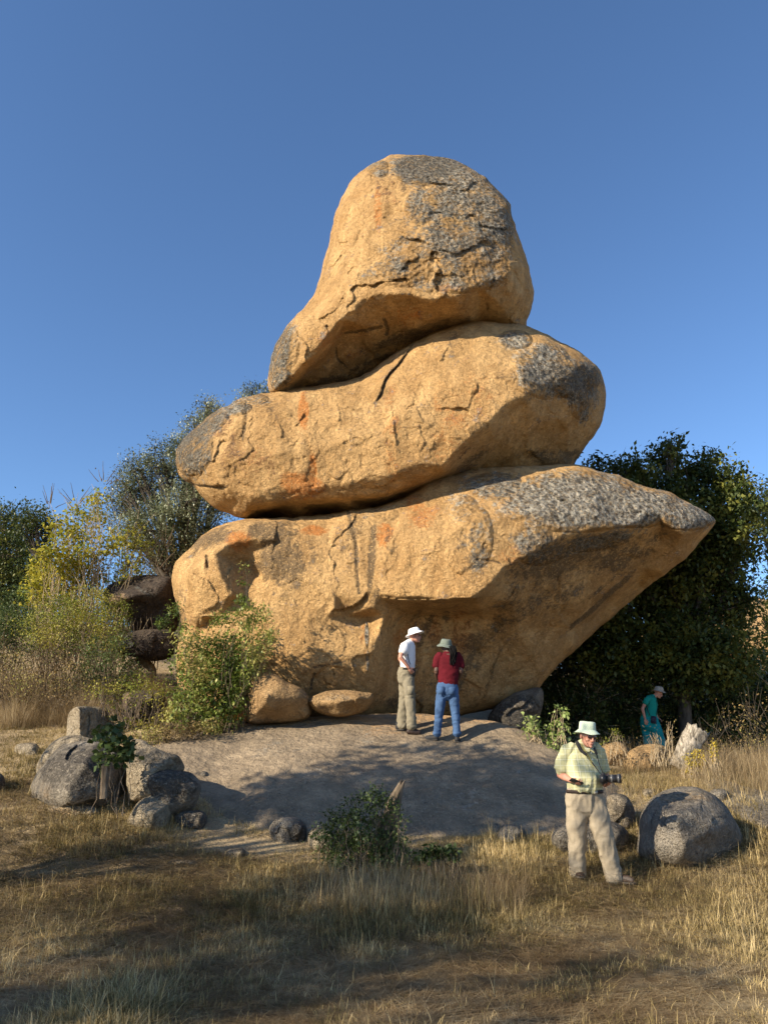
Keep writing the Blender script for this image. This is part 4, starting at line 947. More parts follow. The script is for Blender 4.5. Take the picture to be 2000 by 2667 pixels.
# trees left of and behind the camera whose crowns throw the dappled shade
def shade_tree(label, blobs_, h, seed, leaf='leaf_dark', size=.15, dens=1.0):
    cl = []
    for b in blobs_:
        px, py, r = b[:3]; k = b[3] if len(b) > 3 else 1.0
        Y = hit(px, py) or 9.0
        p = W(px, py, Y); t = (h + np.random.RandomState(int(px + py)).uniform(-.6, .6) - p[2]) / S[2]
        q = p + S * t; cl.append((q[0], q[1], q[2], r, int(150 * dens * k * (r / .5) ** 2), .3))
    c = np.mean([c[:3] for c in cl], 0); g = (c[0], c[1], float(ground_z(c[0], c[1])[0]))
    plant('shade_tree', label, 'tree', g, cl, leaf, size, seed, trunk_r=.06, per=8, crad=.20, shell=.05, group='trees beyond the left of the photo', bark='bark_dark', twigs=-14)
shade_tree('tree outside the photo shading the granite slab', [(1010,1950,.22,.5),(1120,1950,.34),(1250,1955,.34),(1330,1990,.4),(1420,2010,.4),(900,1995,.3,.7),(1010,2010,.42),(1150,2030,.5),(1290,2060,.5),(1420,2090,.5),(820,2060,.42),(930,2080,.5),(1060,2100,.55),(720,2080,.25,.6),(620,2050,.16,.5),(1180,2130,.5),(1320,2140,.5),(1080,2080,.5),(1230,2000,.4),(1360,2050,.45),(1440,2060,.4),(880,2130,.4),(1440,2110,.4),(960,1960,.2,.6),(760,2040,.35),(680,2080,.35),(860,2060,.4),(1350,2010,.4),(1200,2080,.5),(1000,2140,.45),(800,2120,.4)], 6.5, 201, dens=2.0)
shade_tree('tree outside the photo shading the left boulders', [(200,1985,.28),(250,2020,.3),(450,2040,.22),(40,2050,.3),(500,2150,.25),(560,2130,.15)], 6.5, 202, dens=1.0)
shade_tree('tree outside the photo shading the middle of the foreground', [(1000,2210,.4),(1100,2240,.45),(950,2300,.55),(800,2330,.4),(1100,2330,.55),(1220,2300,.35,.6),(1000,2420,.6),(800,2430,.6),(620,2380,.5),(620,2500,.6),(850,2560,.6),(1100,2480,.5),(450,2330,.3,.7),(1250,2430,.35,.6),(700,2600,.5),(700,2320,.3,.6)], 7.0, 203, dens=1.4)
shade_tree('tree outside the photo shading the lower left grass', [(60,2390,.28),(180,2400,.26),(330,2440,.35),(120,2500,.3,.6),(60,2600,.5),(250,2600,.5),(450,2600,.5),(420,2480,.4),(150,2258,.07,.8),(260,2262,.07,.8),(380,2262,.07,.8),(500,2270,.08,.7),(350,2600,.4),(200,2660,.5)], 7.0, 204, dens=.9)
shade_tree('tree outside the photo shading the right boulders', [(1790,2110,.14,.8),(1850,2200,.28),(1600,2120,.25),(1560,2190,.35),(1750,2230,.25,.7),(1550,2300,.2,.6),(1750,2300,.2,.6),(1900,2280,.2,.5),(1640,2520,.4,.8),(1850,2560,.3,.5),(1400,2560,.35,.6),(1500,2450,.3,.5),(1250,2640,.5,.8),(1960,2450,.3,.4),(1480,2275,.25,.7),(1560,2290,.2,.6)], 7.0, 205, dens=.9)

# ---------------------------------------------------------------- grass
def grass_material(name, cols):
    t = NT(name); P = t.pos(); r = t.attr('rnd'); h = t.attr('hgt')
    n = t.noise(P, .55, 4, .6); n2 = t.noise(P, 9, 2, .5)
    k = t.math('ADD', t.math('MULTIPLY', t.math('SUBTRACT', n, .5), 2.6), t.math('ADD', t.math('MULTIPLY', r, .85), t.math('MULTIPLY', t.math('SUBTRACT', n2, .5), 1.2)))
    c = t.ramp(t.math('ADD', k, .06), [(0.0, cols[0]), (.33, cols[1]), (.66, cols[2]), (1, cols[3])])
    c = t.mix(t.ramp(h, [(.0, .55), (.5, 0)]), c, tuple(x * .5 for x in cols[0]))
    return t.finish(c, .6, None, .3, .3)
M['grass'] = grass_material('grass_blades', [(.14, .115, .04), (.26, .20, .08), (.44, .33, .14), (.66, .51, .26)])
M['grass_dry'] = grass_material('dry_stalks', [(.15, .10, .05), (.26, .18, .09), (.38, .28, .15), (.50, .40, .24)])
def tuft(name, n, h, spread, lean, width, seed, mat, seg=4):
    rs = np.random.RandomState(seed); V, F, rn, hg = [], [], [], []; off = 0
    for b in range(n):
        a = rs.uniform(0, 2 * math.pi); r = spread * math.sqrt(rs.uniform()); b0 = np.array([r * math.cos(a), r * math.sin(a), -.02])
        la = a + rs.uniform(-1, 1); ln = abs(rs.normal(0, lean)); H = h * rs.uniform(.45, 1.15); w = width * rs.uniform(.7, 1.3)
        s = np.array([-math.sin(la), math.cos(la), 0]); kk = rs.uniform(); droop = rs.uniform(0, .5) * H * (ln > lean * .8)
        for i in range(seg + 1):
            t = i / seg
            p = b0 + np.array([math.cos(la), math.sin(la), 0]) * ln * H * t ** 1.7 + np.array([0, 0, H * t - droop * t ** 3])
            ww = w * (1 - t * .85); V += [p - s * ww, p + s * ww]; rn += [kk, kk]; hg += [t, t]
            if i: F.append([off + 2 * i - 2, off + 2 * i - 1, off + 2 * i + 1, off + 2 * i])
        off += 2 * (seg + 1)
    me = mesh_np(name, np.array(V), np.array(F), True); set_attr(me, 'rnd', rn); set_attr(me, 'hgt', hg); me.materials.append(mat)
    return me
def scatter(name, label, meshes, P, rot, scl, which, mat):
    """one object whose points carry tuft instances"""
    src = bpy.data.collections.new(name + '_kinds')
    for i, m in enumerate(meshes):
        o = bpy.data.objects.new('%s_kind_%02d' % (name, i), m); src.objects.link(o)
    me = bpy.data.meshes.new(name); me.vertices.add(len(P)); me.vertices.foreach_set('co', np.asarray(P, np.float32).ravel())
    a = me.attributes.new('rot', 'FLOAT_VECTOR', 'POINT'); a.data.foreach_set('vector', np.asarray(rot, np.float32).ravel())
    a = me.attributes.new('scl', 'FLOAT_VECTOR', 'POINT'); a.data.foreach_set('vector', np.asarray(scl, np.float32).ravel())
    a = me.attributes.new('which', 'INT', 'POINT'); a.data.foreach_set('value', np.asarray(which, np.int32))
    ob = bpy.data.objects.new(name, me); COL.objects.link(ob); me.materials.append(mat)
    ng = bpy.data.node_groups.new(name + '_nodes', 'GeometryNodeTree')
    ng.interface.new_socket('Geometry', in_out='INPUT', socket_type='NodeSocketGeometry'); ng.interface.new_socket('Geometry', in_out='OUTPUT', socket_type='NodeSocketGeometry')
    N, L = ng.nodes, ng.links
    gi = N.new('NodeGroupInput'); go = N.new('NodeGroupOutput')
    ci = N.new('GeometryNodeCollectionInfo'); ci.inputs['Collection'].default_value = src; ci.inputs['Separate Children'].default_value = True; ci.inputs['Reset Children'].default_value = True
    ip = N.new('GeometryNodeInstanceOnPoints'); ip.inputs['Pick Instance'].default_value = True
    def na(n_, t_):
        x = N.new('GeometryNodeInputNamedAttribute'); x.data_type = t_; x.inputs['Name'].default_value = n_; return x.outputs['Attribute']
    L.new(gi.outputs[0], ip.inputs['Points']); L.new(ci.outputs[0], ip.inputs['Instance'])
    L.new(na('which', 'INT'), ip.inputs['Instance Index']); L.new(na('scl', 'FLOAT_VECTOR'), ip.inputs['Scale'])
    er = N.new('FunctionNodeEulerToRotation'); L.new(na('rot', 'FLOAT_VECTOR'), er.inputs[0]); L.new(er.outputs[0], ip.inputs['Rotation'])
    L.new(ip.outputs[0], go.inputs[0])
    md = ob.modifiers.new('scatter', 'NODES'); md.node_group = ng
    tag(ob, label, None, None, 'stuff'); return ob

def to_px(P):
    d = P - CAM; c, s = math.cos(PITCH), math.sin(PITCH)
    z = d[:, 1] * c + d[:, 2] * s; u = -d[:, 1] * s + d[:, 2] * c
    return CX + F_PX * d[:, 0] / z, CY - F_PX * u / z, z
def build_grass():
    rs = np.random.RandomState(77)
    n = 80000
    y = 4.6 + 13.0 * rs.uniform(0, 1, n) ** 1.25; x = (rs.uniform(-1, 1, n)) * (1.2 + y * .58)
    zg = ground_z(x, y); rr = (np.abs((x + .2) / 5.2) ** 2.6 + np.abs((y - 13.6) / 3.9) ** 2.6) ** (1 / 2.6)
    on = (rr < .92) & (slab_z(x, y) > zg - .02)
    P = np.stack([x, y, zg], 1); px, py, zz = to_px(P); Q = np.stack([px, py], 1)
    patch = fbm(P * np.array([1, 1, 0]) * .9, 4, 200)
    bare = np.clip(blobs(Q, [(1150,2570,420,75,.97,-4),(1750,2600,300,90,.9),(640,2200,160,26,.9),(250,2255,240,22,.6),(560,2150,70,30,.8),(1250,2650,500,70,.95),(80,2570,180,90,.8),(1500,2500,260,60,.6),(120,2050,60,50,.5),(400,2420,120,40,.5),(880,2240,140,40,.4)]) + .35 * sstep(.0, .35, fbm(P * np.array([1, 1, 0]) * .7, 3, 205)), 0, .98)
    dens = np.clip(1.0 + 1.2 * patch, .25, 1) * (1 - bare)
    keep = (~on) & (rs.uniform(size=n) < dens) & (y < 16.5) & ~((np.abs(x) < 4.4) & (y > 14.3))
    P, px, py, y2, patch, Q = P[keep], px[keep], py[keep], y[keep], patch[keep], Q[keep]
    tall = blobs(Q, [(1050,2360,330,130,.7),(760,2330,200,90,.5),(1330,2250,120,70,.6),(1700,2270,260,50,.45),(1950,2350,130,150,.6),(300,2180,200,60,.5),(600,2120,80,60,.5),(1650,2080,180,80,.5),(1350,2180,120,50,.5),(1900,2100,120,90,.5),(60,2000,120,90,.4)])
    sc = (.48 + .95 * tall + .8 * patch) * rs.uniform(.7, 1.35, len(P))
    sc = np.clip(sc, .3, 2.0)
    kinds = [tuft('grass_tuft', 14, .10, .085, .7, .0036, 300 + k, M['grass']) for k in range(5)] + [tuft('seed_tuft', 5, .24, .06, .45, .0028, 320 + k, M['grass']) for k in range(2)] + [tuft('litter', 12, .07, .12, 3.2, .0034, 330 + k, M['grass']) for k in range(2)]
    w = rs.choice(9, len(P), p=[.16, .16, .16, .15, .15, .06, .06, .05, .05])
    rot = np.stack([rs.normal(0, .12, len(P)), rs.normal(0, .12, len(P)), rs.uniform(0, 6.28, len(P))], 1)
    scl = np.stack([sc ** .5 * 1.25, sc ** .5 * 1.25, sc], 1)
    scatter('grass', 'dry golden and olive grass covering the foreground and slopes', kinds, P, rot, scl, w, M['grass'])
    # straw litter on the bare soil
    n = 16000; y = rs.uniform(4.8, 12, n); x = rs.uniform(-1, 1, n) * (1 + y * .56); P = np.stack([x, y, ground_z(x, y) + .004], 1)
    rr = (np.abs((x + .2) / 5.2) ** 2.6 + np.abs((y - 13.6) / 3.9) ** 2.6) ** (1 / 2.6); P = P[rr > .9]
    kinds = [tuft('straw', 12, .10, .12, 6.0, .0026, 350 + k, M['grass_dry'], 3) for k in range(3)]
    m = len(P); scatter('straw_litter', 'flattened straw lying on the bare soil', kinds, P, np.stack([np.zeros(m), np.zeros(m), rs.uniform(0, 6.28, m)], 1), np.stack([np.full(m, 1.3), np.full(m, 1.3), np.full(m, .35)], 1), rs.randint(0, 3, m), M['grass_dry'])
    # tall dry brush on the left slope and along the right edge
    n = 5200; px = np.concatenate([rs.uniform(-80, 420, 3400), np.where(rs.uniform(size=1300) < .8, rs.uniform(1800, 2100, 1300), rs.uniform(1560, 1800, 1300)), rs.uniform(820, 1350, 500)])
    Y = np.concatenate([rs.uniform(14.6, 17.6, 3400), rs.uniform(12.2, 16.0, 1300), rs.uniform(8.2, 9.4, 500)])
    x = W(px, 1900, Y)[:, 0]; P = np.stack([x, Y, ground_z(x, Y)], 1)
    keepb = np.ones(len(P), bool); hgt = np.concatenate([np.clip(.55 + 1.3 * fbm(P[:3400] * np.array([1, .6, 0]) * 1.1, 3, 400), .25, 1.4) * rs.uniform(.6, 1.2, 3400), rs.uniform(.25, .75, 1300), rs.uniform(.25, .55, 500)])
    kinds = [tuft('dry_stalks', 9, .8, .16, .75, .003, 360 + k, M['grass_dry'], 5) for k in range(4)]
    m = len(P); scatter('dry_brush', 'tall brown dry stalks on the left slope and around the right boulders', kinds, P, np.stack([rs.normal(0, .15, m), rs.normal(0, .15, m), rs.uniform(0, 6.28, m)], 1), np.stack([hgt, hgt, hgt], 1), rs.randint(0, 4, m), M['grass_dry'])
build_grass()
# ---------------------------------------------------------------- people
def fabric(name, c, amt=.12, weave=420, fold=0.0, rough=.9):
    t = NT(name); P = t.coord('Object')
    col = t.mix(t.ramp(t.noise(P, 7, 4, .6), [(.3, 0), (.7, 1)]), tuple(x * (1 - amt) for x in c), tuple(min(1, x * (1 + amt)) for x in c))
    b = t.bump(t.noise(P, 34, 4, .6, .6), .35, .012); b = t.bump(t.noise(P, weave, 2, .5), .25, .0015, b)
    return t.finish(col, rough, b, .15)
def plaid(name):
    t = NT(name); P = t.coord('Object')
    base = (.47, .45, .25)
    def bands(d, sc, w, ph):
        v = t.wave(t.mapping(P, (1, 1, 1), loc=(ph, ph, ph)), sc, .25, 1, d); return t.ramp(v, [(1 - w, 0), (min(.999, 1 - w + .06), 1)])
    c = t.mix(t.math('MULTIPLY', bands('X', 2.6, .22, 0), .42), base, (.25, .26, .17))
    c = t.mix(t.math('MULTIPLY', bands('Z', 2.5, .22, .05), .3), c, (.25, .26, .17))
    c = t.mix(t.math('MULTIPLY', bands('X', 5.2, .05, .03), .5), c, (.66, .66, .52))
    c = t.mix(t.math('MULTIPLY', bands('Z', 5.0, .05, .02), .5), c, (.66, .66, .52))
    b = t.bump(t.noise(P, 26, 4, .6, .8), .4, .015)
    return t.finish(c, .9, b, .15)
def skin(name, c, c2):
    t = NT(name); P = t.coord('Object')
    col = t.mix(t.ramp(t.noise(P, 18, 4, .6), [(.35, 0), (.65, 1)]), c, c2)
    return t.finish(col, .55, t.bump(t.noise(P, 90, 3, .6), .3, .003), .35)
M['skin'] = skin('fair_skin', (.50, .26, .185), (.42, .18, .12))
M['skin_dark'] = skin('dark_skin', (.10, .055, .038), (.07, .038, .028))
M['plaid'] = plaid('yellow_green_plaid')
M['khaki'] = fabric('khaki_cotton', (.30, .25, .18))
M['olive_cotton'] = fabric('grey_green_cotton', (.20, .175, .125))
M['white_cotton'] = fabric('white_cotton', (.70, .70, .72), .03)
M['maroon'] = fabric('maroon_knit', (.085, .006, .011), .15)
M['denim'] = fabric('blue_denim', (.05, .095, .19), .3)
M['teal'] = fabric('turquoise_knit', (.010, .23, .185), .12)
M['teal2'] = fabric('turquoise_linen', (.010, .22, .23), .1)
M['hat_mint'] = fabric('pale_mint_cotton', (.52, .60, .46), .05)
M['hat_white'] = fabric('white_hat_cotton', (.82, .82, .82), .03)
M['hat_grey'] = fabric('grey_green_hat_cotton', (.14, .165, .14), .12)
M['hat_beige'] = fabric('beige_hat_cotton', (.36, .32, .27), .06)
M['boot'] = plain_material('brown_boot_leather', (.03, .017, .012), .6, .4, 30, .3, .3, 80, .004)
M['shoe_black'] = plain_material('black_shoe_cloth', (.02, .02, .022), .7, .3, 30, .2)
M['sole'] = plain_material('grey_rubber_sole', (.05, .045, .04), .8)
M['belt'] = plain_material('woven_brown_belt', (.04, .026, .02), .7, .3, 90, .6, .5, 160, .004)
M['black'] = plain_material('black_plastic', (.018, .018, .02), .38, .5, 60, .15, .15, 200, .002)
M['strap'] = plain_material('black_webbing', (.025, .025, .025), .85, .2, 120, .3, .3, 300, .002)
M['lens_rim'] = plain_material('dark_metal_rim', (.10, .10, .10), .3, .6)
M['glass_dark'] = plain_material('dark_glass', (.02, .008, .014), .06, .8)
M['cord'] = plain_material('thin_cord', (.05, .045, .04), .8)
M['strap_tan'] = plain_material('yellow_black_cord', (.34, .30, .10), .8, .2, 200, .6)
M['hair_black'] = plain_material('black_hair', (.004, .0035, .0035), .75, .12, 120, .3, .6, 60, .01)
M['mouth'] = plain_material('mouth', (.22, .07, .06), .6)
M['metal'] = plain_material('buckle_metal', (.3, .28, .22), .35, .7)
M['button'] = plain_material('white_button', (.75, .74, .66), .4)
M['bagprint'] = plain_material('dark_print_cloth', (.03, .03, .05), .7, .3, 40, .9)

class Fig:
    """joints are given by where the photograph shows them (zoomed crop) plus a distance offset"""
    def __init__(s, ox, oy, k, Y, mir=1):
        s.ox, s.oy, s.k, s.Y = ox, oy, k, Y
        s.m = k * Y / F_PX / 1.04      # metres per crop pixel (sideways)
        s.lofts = []
    def P(s, zx, zy, d=0.0): return W(s.ox + s.k * zx, s.oy + s.k * zy, s.Y + d)
    def Yat(s, zx, zy): return hit(s.ox + s.k * zx, s.oy + s.k * zy, 5, 22, 1400)

def loft_bm(bm, pts, rad, sides=18, cap=True):
    pts = np.asarray(pts, float); n = len(pts)
    # resample smoothly
    rad = [(r, r) if np.ndim(r) == 0 else r for r in rad]; rad = np.asarray(rad, float)
    T = np.gradient(pts, axis=0); T /= np.maximum(1e-9, np.linalg.norm(T, axis=1))[:, None]
    if cap:   # rounded ends
        a = pts[0] - T[0] * rad[0].min() * .55; b = pts[-1] + T[-1] * rad[-1].min() * .55
        pts = np.concatenate([[a], pts, [b]]); rad = np.concatenate([rad[:1] * .45, rad, rad[-1:] * .45]); T = np.concatenate([T[:1], T, T[-1:]]); n += 2
    an = np.arange(sides) * 2 * math.pi / sides; rings = []
    side_prev = None
    for i in range(n):
        v = np.array([0, 1.0, 0]); s_ = np.cross(T[i], v)
        if np.linalg.norm(s_) < .35: s_ = np.cross(T[i], [0, 0, 1.0])
        s_ /= np.linalg.norm(s_)
        if side_prev is not None and s_ @ side_prev < 0: s_ = -s_
        side_prev = s_; d_ = np.cross(s_, T[i])
        rings.append([bm.verts.new(pts[i] + rad[i, 0] * math.cos(x) * s_ + rad[i, 1] * math.sin(x) * d_) for x in an])
    for r0, r1 in zip(rings, rings[1:]):
        for j in range(sides):
            bm.faces.new([r0[j], r0[(j + 1) % sides], r1[(j + 1) % sides], r1[j]])
    bm.faces.new(rings[0][::-1]); bm.faces.new(rings[-1])

def ell_bm(bm, c, r, rot=None, seg=16):
    Mx = Matrix.Translation(c) @ (rot.to_4x4() if rot is not None else Matrix.Identity(4)) @ Matrix.Diagonal((*r, 1))
    bmesh.ops.create_uvsphere(bm, u_segments=seg, v_segments=seg // 2 + 2, radius=1, matrix=Mx)

def remesh(name, bm, voxel, smooth=4, folds=0.0, ffreq=9, seed=0, aniso=(1, 1, 1), fdir=None, parent=None, mat=None):
    bmesh.ops.recalc_face_normals(bm, faces=bm.faces)
    me = bpy.data.meshes.new('tmp'); bm.to_mesh(me); bm.free()
    o = bpy.data.objects.new('tmp', me); COL.objects.link(o)
    r = o.modifiers.new('r', 'REMESH'); r.mode = 'VOXEL'; r.voxel_size = voxel; r.use_smooth_shade = True
    s_ = o.modifiers.new('s', 'SMOOTH'); s_.factor = .5; s_.iterations = smooth
    dg = bpy.context.evaluated_depsgraph_get()
    me2 = bpy.data.meshes.new_from_object(o.evaluated_get(dg)); bpy.data.objects.remove(o); bpy.data.meshes.remove(me)
    me2.name = name
    if folds:
        n = len(me2.vertices); V = np.zeros(n * 3, np.float32); me2.vertices.foreach_get('co', V); V = V.reshape(-1, 3)
        N = np.zeros(n * 3, np.float32); me2.vertices.foreach_get('normal', N); N = N.reshape(-1, 3)
        q = V * np.array(aniso) * ffreq
        q = q + .6 * np.stack([noise3(q * .5, seed + 1), noise3(q * .5, seed + 2), noise3(q * .5, seed + 3)], 1)
        f = 1 - 2 * np.abs(noise3(q, seed)); f2 = noise3(q * 2.3, seed + 9)
        V = V + N * (folds * (f * .7 + f2 * .4))[:, None]
        me2.vertices.foreach_set('co', V.astype(np.float32).ravel()); me2.update()
    me2.materials.clear()
    me2.polygons.foreach_set('use_smooth', np.ones(len(me2.polygons), bool))
    return link(name, me2, parent, mat)

def head_bm(bm, c, rot, s=1.0, mouth=True):
    """skull, jaw, brow, nose, lips, chin and ears; face looks along local -Y"""
    def e(p, r, rr=None): ell_bm(bm, Vector(c) + rot @ (Vector(p) * s), [x * s for x in r], (rot @ rr) if rr is not None else rot)
    e((0, .012, .03), (.076, .096, .092)); e((0, -.022, -.045), (.062, .072, .070)); e((0, -.045, -.088), (.040, .042, .030))
    e((0, -.080, .018), (.055, .020, .016)); e((0, -.098, -.018), (.011, .018, .028)); e((0, -.106, -.035), (.017, .015, .012))
    e((0, -.086, -.066), (.026, .014, .008)); e((0, -.084, -.078), (.024, .014, .008)); e((0, -.084, -.102), (.020, .016, .014))
    for k in (-1, 1):
        e((k * .079, .012, -.008), (.010, .020, .032)); e((k * .040, -.066, -.028), (.024, .022, .020))

def finger(bm, p0, dirs, lens, r):
    pts = [np.asarray(p0, float)]
    for d, l in zip(dirs, lens): pts.append(pts[-1] + np.asarray(d, float) / np.linalg.norm(d) * l)
    loft_bm(bm, pts, [r, r * .95, r * .88, r * .75][:len(pts)], 10)
def hand_bm(bm, wrist, fwd, up, side, curl=.5, s=1.0, spread=.12):
    """fwd: from wrist to knuckles; up: back of the hand; side: towards the thumb"""
    f = np.asarray(fwd, float); f /= np.linalg.norm(f); u = np.asarray(up, float); u -= (u @ f) * f; u /= np.linalg.norm(u)
    t = np.cross(u, f); t *= np.sign(t @ np.asarray(side, float)) or 1
    w = np.asarray(wrist, float)
    R_ = Matrix((t, f, u)).transposed()
    ell_bm(bm, w + f * .045 * s, (.041 * s, .052 * s, .017 * s), R_)
    for k, (off, L, r) in enumerate([(.030, .080, .0095), (.010, .088, .0098), (-.010, .082, .0092), (-.028, .066, .0082)]):
        a0, a1, a2 = curl * .9, curl * 1.9, curl * 2.6
        sp = t * spread * (1.2 - k * .8)
        d = [f * math.cos(a) - u * math.sin(a) + sp for a in (a0, a1, a2)]
        finger(bm, w + f * .072 * s + t * off * s, d, [L * .45 * s, L * .32 * s, L * .23 * s], r * s)
    finger(bm, w + f * .022 * s + t * .026 * s, [t * .8 + f * .7 - u * .15, t * .35 + f - u * curl * .6, t * .05 + f - u * curl], [.034 * s, .030 * s, .024 * s], .0112 * s)

def hat(root, c, rot, mat, crown_r=.098, crown_h=.085, brim_r=.152, drop=.035, wave=.012, seed=0, oval=1.12, band=None, flat=.8, stiff=0.0):
    rs = np.random.RandomState(seed); sides = 48; an = np.arange(sides) * 2 * math.pi / sides
    def lath(prof, nm, parent, m):
        V, F = [], []
        for (r, z, w) in prof:
            for a in an:
                wv = w * (math.sin(2 * a + seed) + .6 * math.sin(3 * a + seed * 2.1) + .4 * math.sin(5 * a + seed))
                V.append((r * math.cos(a) * 1.0, r * math.sin(a) * oval, z + wv))
        n = len(prof)
        for i in range(n - 1):
            for j in range(sides):
                F.append((i * sides + j, i * sides + (j + 1) % sides, (i + 1) * sides + (j + 1) % sides, (i + 1) * sides + j))
        V = np.array(V); V = V + (.004 * fbm(V * 22, 3, seed))[:, None] * np.array([1, 1, 1.])
        V = np.array([Vector(c) + rot @ Vector(v) for v in V])
        return link(nm, mesh_np(nm, V, np.array(F)), parent, m)
    H = crown_h
    top = lath([(.001, H * 1.0, 0), (crown_r * .5, H * .995, 0), (crown_r * flat, H * .96, 0), (crown_r * (flat + .1), H * .86, 0), (crown_r * .98, H * .35, 0), (crown_r, 0, 0), (crown_r * .97, -.012, 0), (crown_r * .93, 0, 0), (crown_r * .85, H * .8, 0), (.001, H * .9, 0)], 'hat', root, mat)
    lath([(crown_r * .99, .006, 0), (crown_r + (brim_r - crown_r) * .35, -drop * .3, wave * .3), (crown_r + (brim_r - crown_r) * .75, -drop * .8, wave * .8), (brim_r, -drop, wave), (brim_r - .002, -drop - .005, wave), (crown_r + (brim_r - crown_r) * .4, -drop * .38 - .006, wave * .3), (crown_r * .96, -.002, 0)], 'hat_brim', top, mat)
    if band: lath([(crown_r * 1.0, .004, 0), (crown_r * 1.03, .010, 0), (crown_r * 1.02, .024, 0), (crown_r * .99, .028, 0)], 'hat_band', top, band)
    return top

def shoe(root, heel, toe, w, h, mat, name='shoe', sole=True, seed=0):
    heel = np.asarray(heel, float); toe = np.asarray(toe, float)
    bm = bmesh.new(); u = np.array([0, 0, 1.0]); L = toe - heel
    loft_bm(bm, [heel + u * h * .42, heel + L * .3 + u * h * .42, heel + L * .62 + u * h * .36, heel + L * .92 + u * h * .26], [(w * .42, h * .42), (w * .46, h * .44), (w * .52, h * .36), (w * .40, h * .24)], 16)
    loft_bm(bm, [heel + L * .12 + u * h * .3, heel + L * .14 + u * h * 1.25], [w * .42, w * .40], 14)
    s = remesh(name, bm, .008, 3, .002, 20, seed, parent=root, mat=mat)
    if sole:
        bm = bmesh.new(); d = L / np.linalg.norm(L); sd = np.cross(d, u); pr = []
        for t_, wd in ((-.06, .28), (.0, .44), (.3, .47), (.62, .56), (.85, .50), (1.0, .30), (1.04, .08)):
            pr.append((t_, wd))
        lo = [heel + L * a + sd * w * b for a, b in pr] + [heel + L * a - sd * w * b for a, b in pr[::-1]]
        v0 = [bm.verts.new(p + u * -.004) for p in lo]; v1 = [bm.verts.new(p + u * .014) for p in lo]; n = len(lo)
        bm.faces.new(v0[::-1]); bm.faces.new(v1)
        for i in range(n): bm.faces.new([v0[i], v0[(i + 1) % n], v1[(i + 1) % n], v1[i]])
        me = bpy.data.meshes.new('shoe_sole'); bm.normal_update(); bm.to_mesh(me); bm.free(); link('shoe_sole', me, s, M['sole'])
    return s

def band_mesh(name, pts, width, thick, normals, parent, mat):
    """flat ribbon with thickness along a path"""
    P = catmull(np.asarray(pts, float), False, 1e9) if False else np.asarray(pts, float)
    n = len(P); T = np.gradient(P, axis=0); T /= np.linalg.norm(T, axis=1)[:, None]
    N = np.asarray(normals, float) if np.ndim(normals) == 2 else np.repeat(np.asarray(normals, float)[None], n, 0)
    S_ = np.cross(T, N); S_ /= np.linalg.norm(S_, axis=1)[:, None]; N2 = np.cross(S_, T)
    wd = np.broadcast_to(width, (n,))[:, None] * .5; V = np.stack([P + S_ * wd + N2 * thick, P - S_ * wd + N2 * thick, P - S_ * wd - N2 * thick, P + S_ * wd - N2 * thick], 1).reshape(-1, 3)
    F = [(4 * i + a, 4 * i + (a + 1) % 4, 4 * i + 4 + (a + 1) % 4, 4 * i + 4 + a) for i in range(n - 1) for a in range(4)]
    F += [(0, 1, 2, 3), (4 * n - 1, 4 * n - 2, 4 * n - 3, 4 * n - 4)]
    return link(name, mesh_np(name, V, np.array(F), False), parent, mat)

def box_bm(bm, c, size, rot=None, bev=.004):
    r = bmesh.ops.create_cube(bm, size=1, matrix=Matrix.Translation(c) @ (rot.to_4x4() if rot is not None else Matrix.Identity(4)) @ Matrix.Diagonal((*size, 1)))
    es = list({e for v in r['verts'] for e in v.link_edges}); bmesh.ops.bevel(bm, geom=es, offset=bev, segments=2, affect='EDGES')
def bm_obj(name, bm, parent, mat, smooth=True):
    bmesh.ops.recalc_face_normals(bm, faces=bm.faces)
    me = bpy.data.meshes.new(name); bm.to_mesh(me); bm.free()
    me.polygons.foreach_set('use_smooth', np.full(len(me.polygons), smooth)); return link(name, me, parent, mat)
def cyl_bm(bm, a, b, r0, r1=None, seg=28):
    a = np.asarray(a, float); b = np.asarray(b, float); loft_bm(bm, [a, b], [r0, r1 if r1 is not None else r0], seg, cap=False)

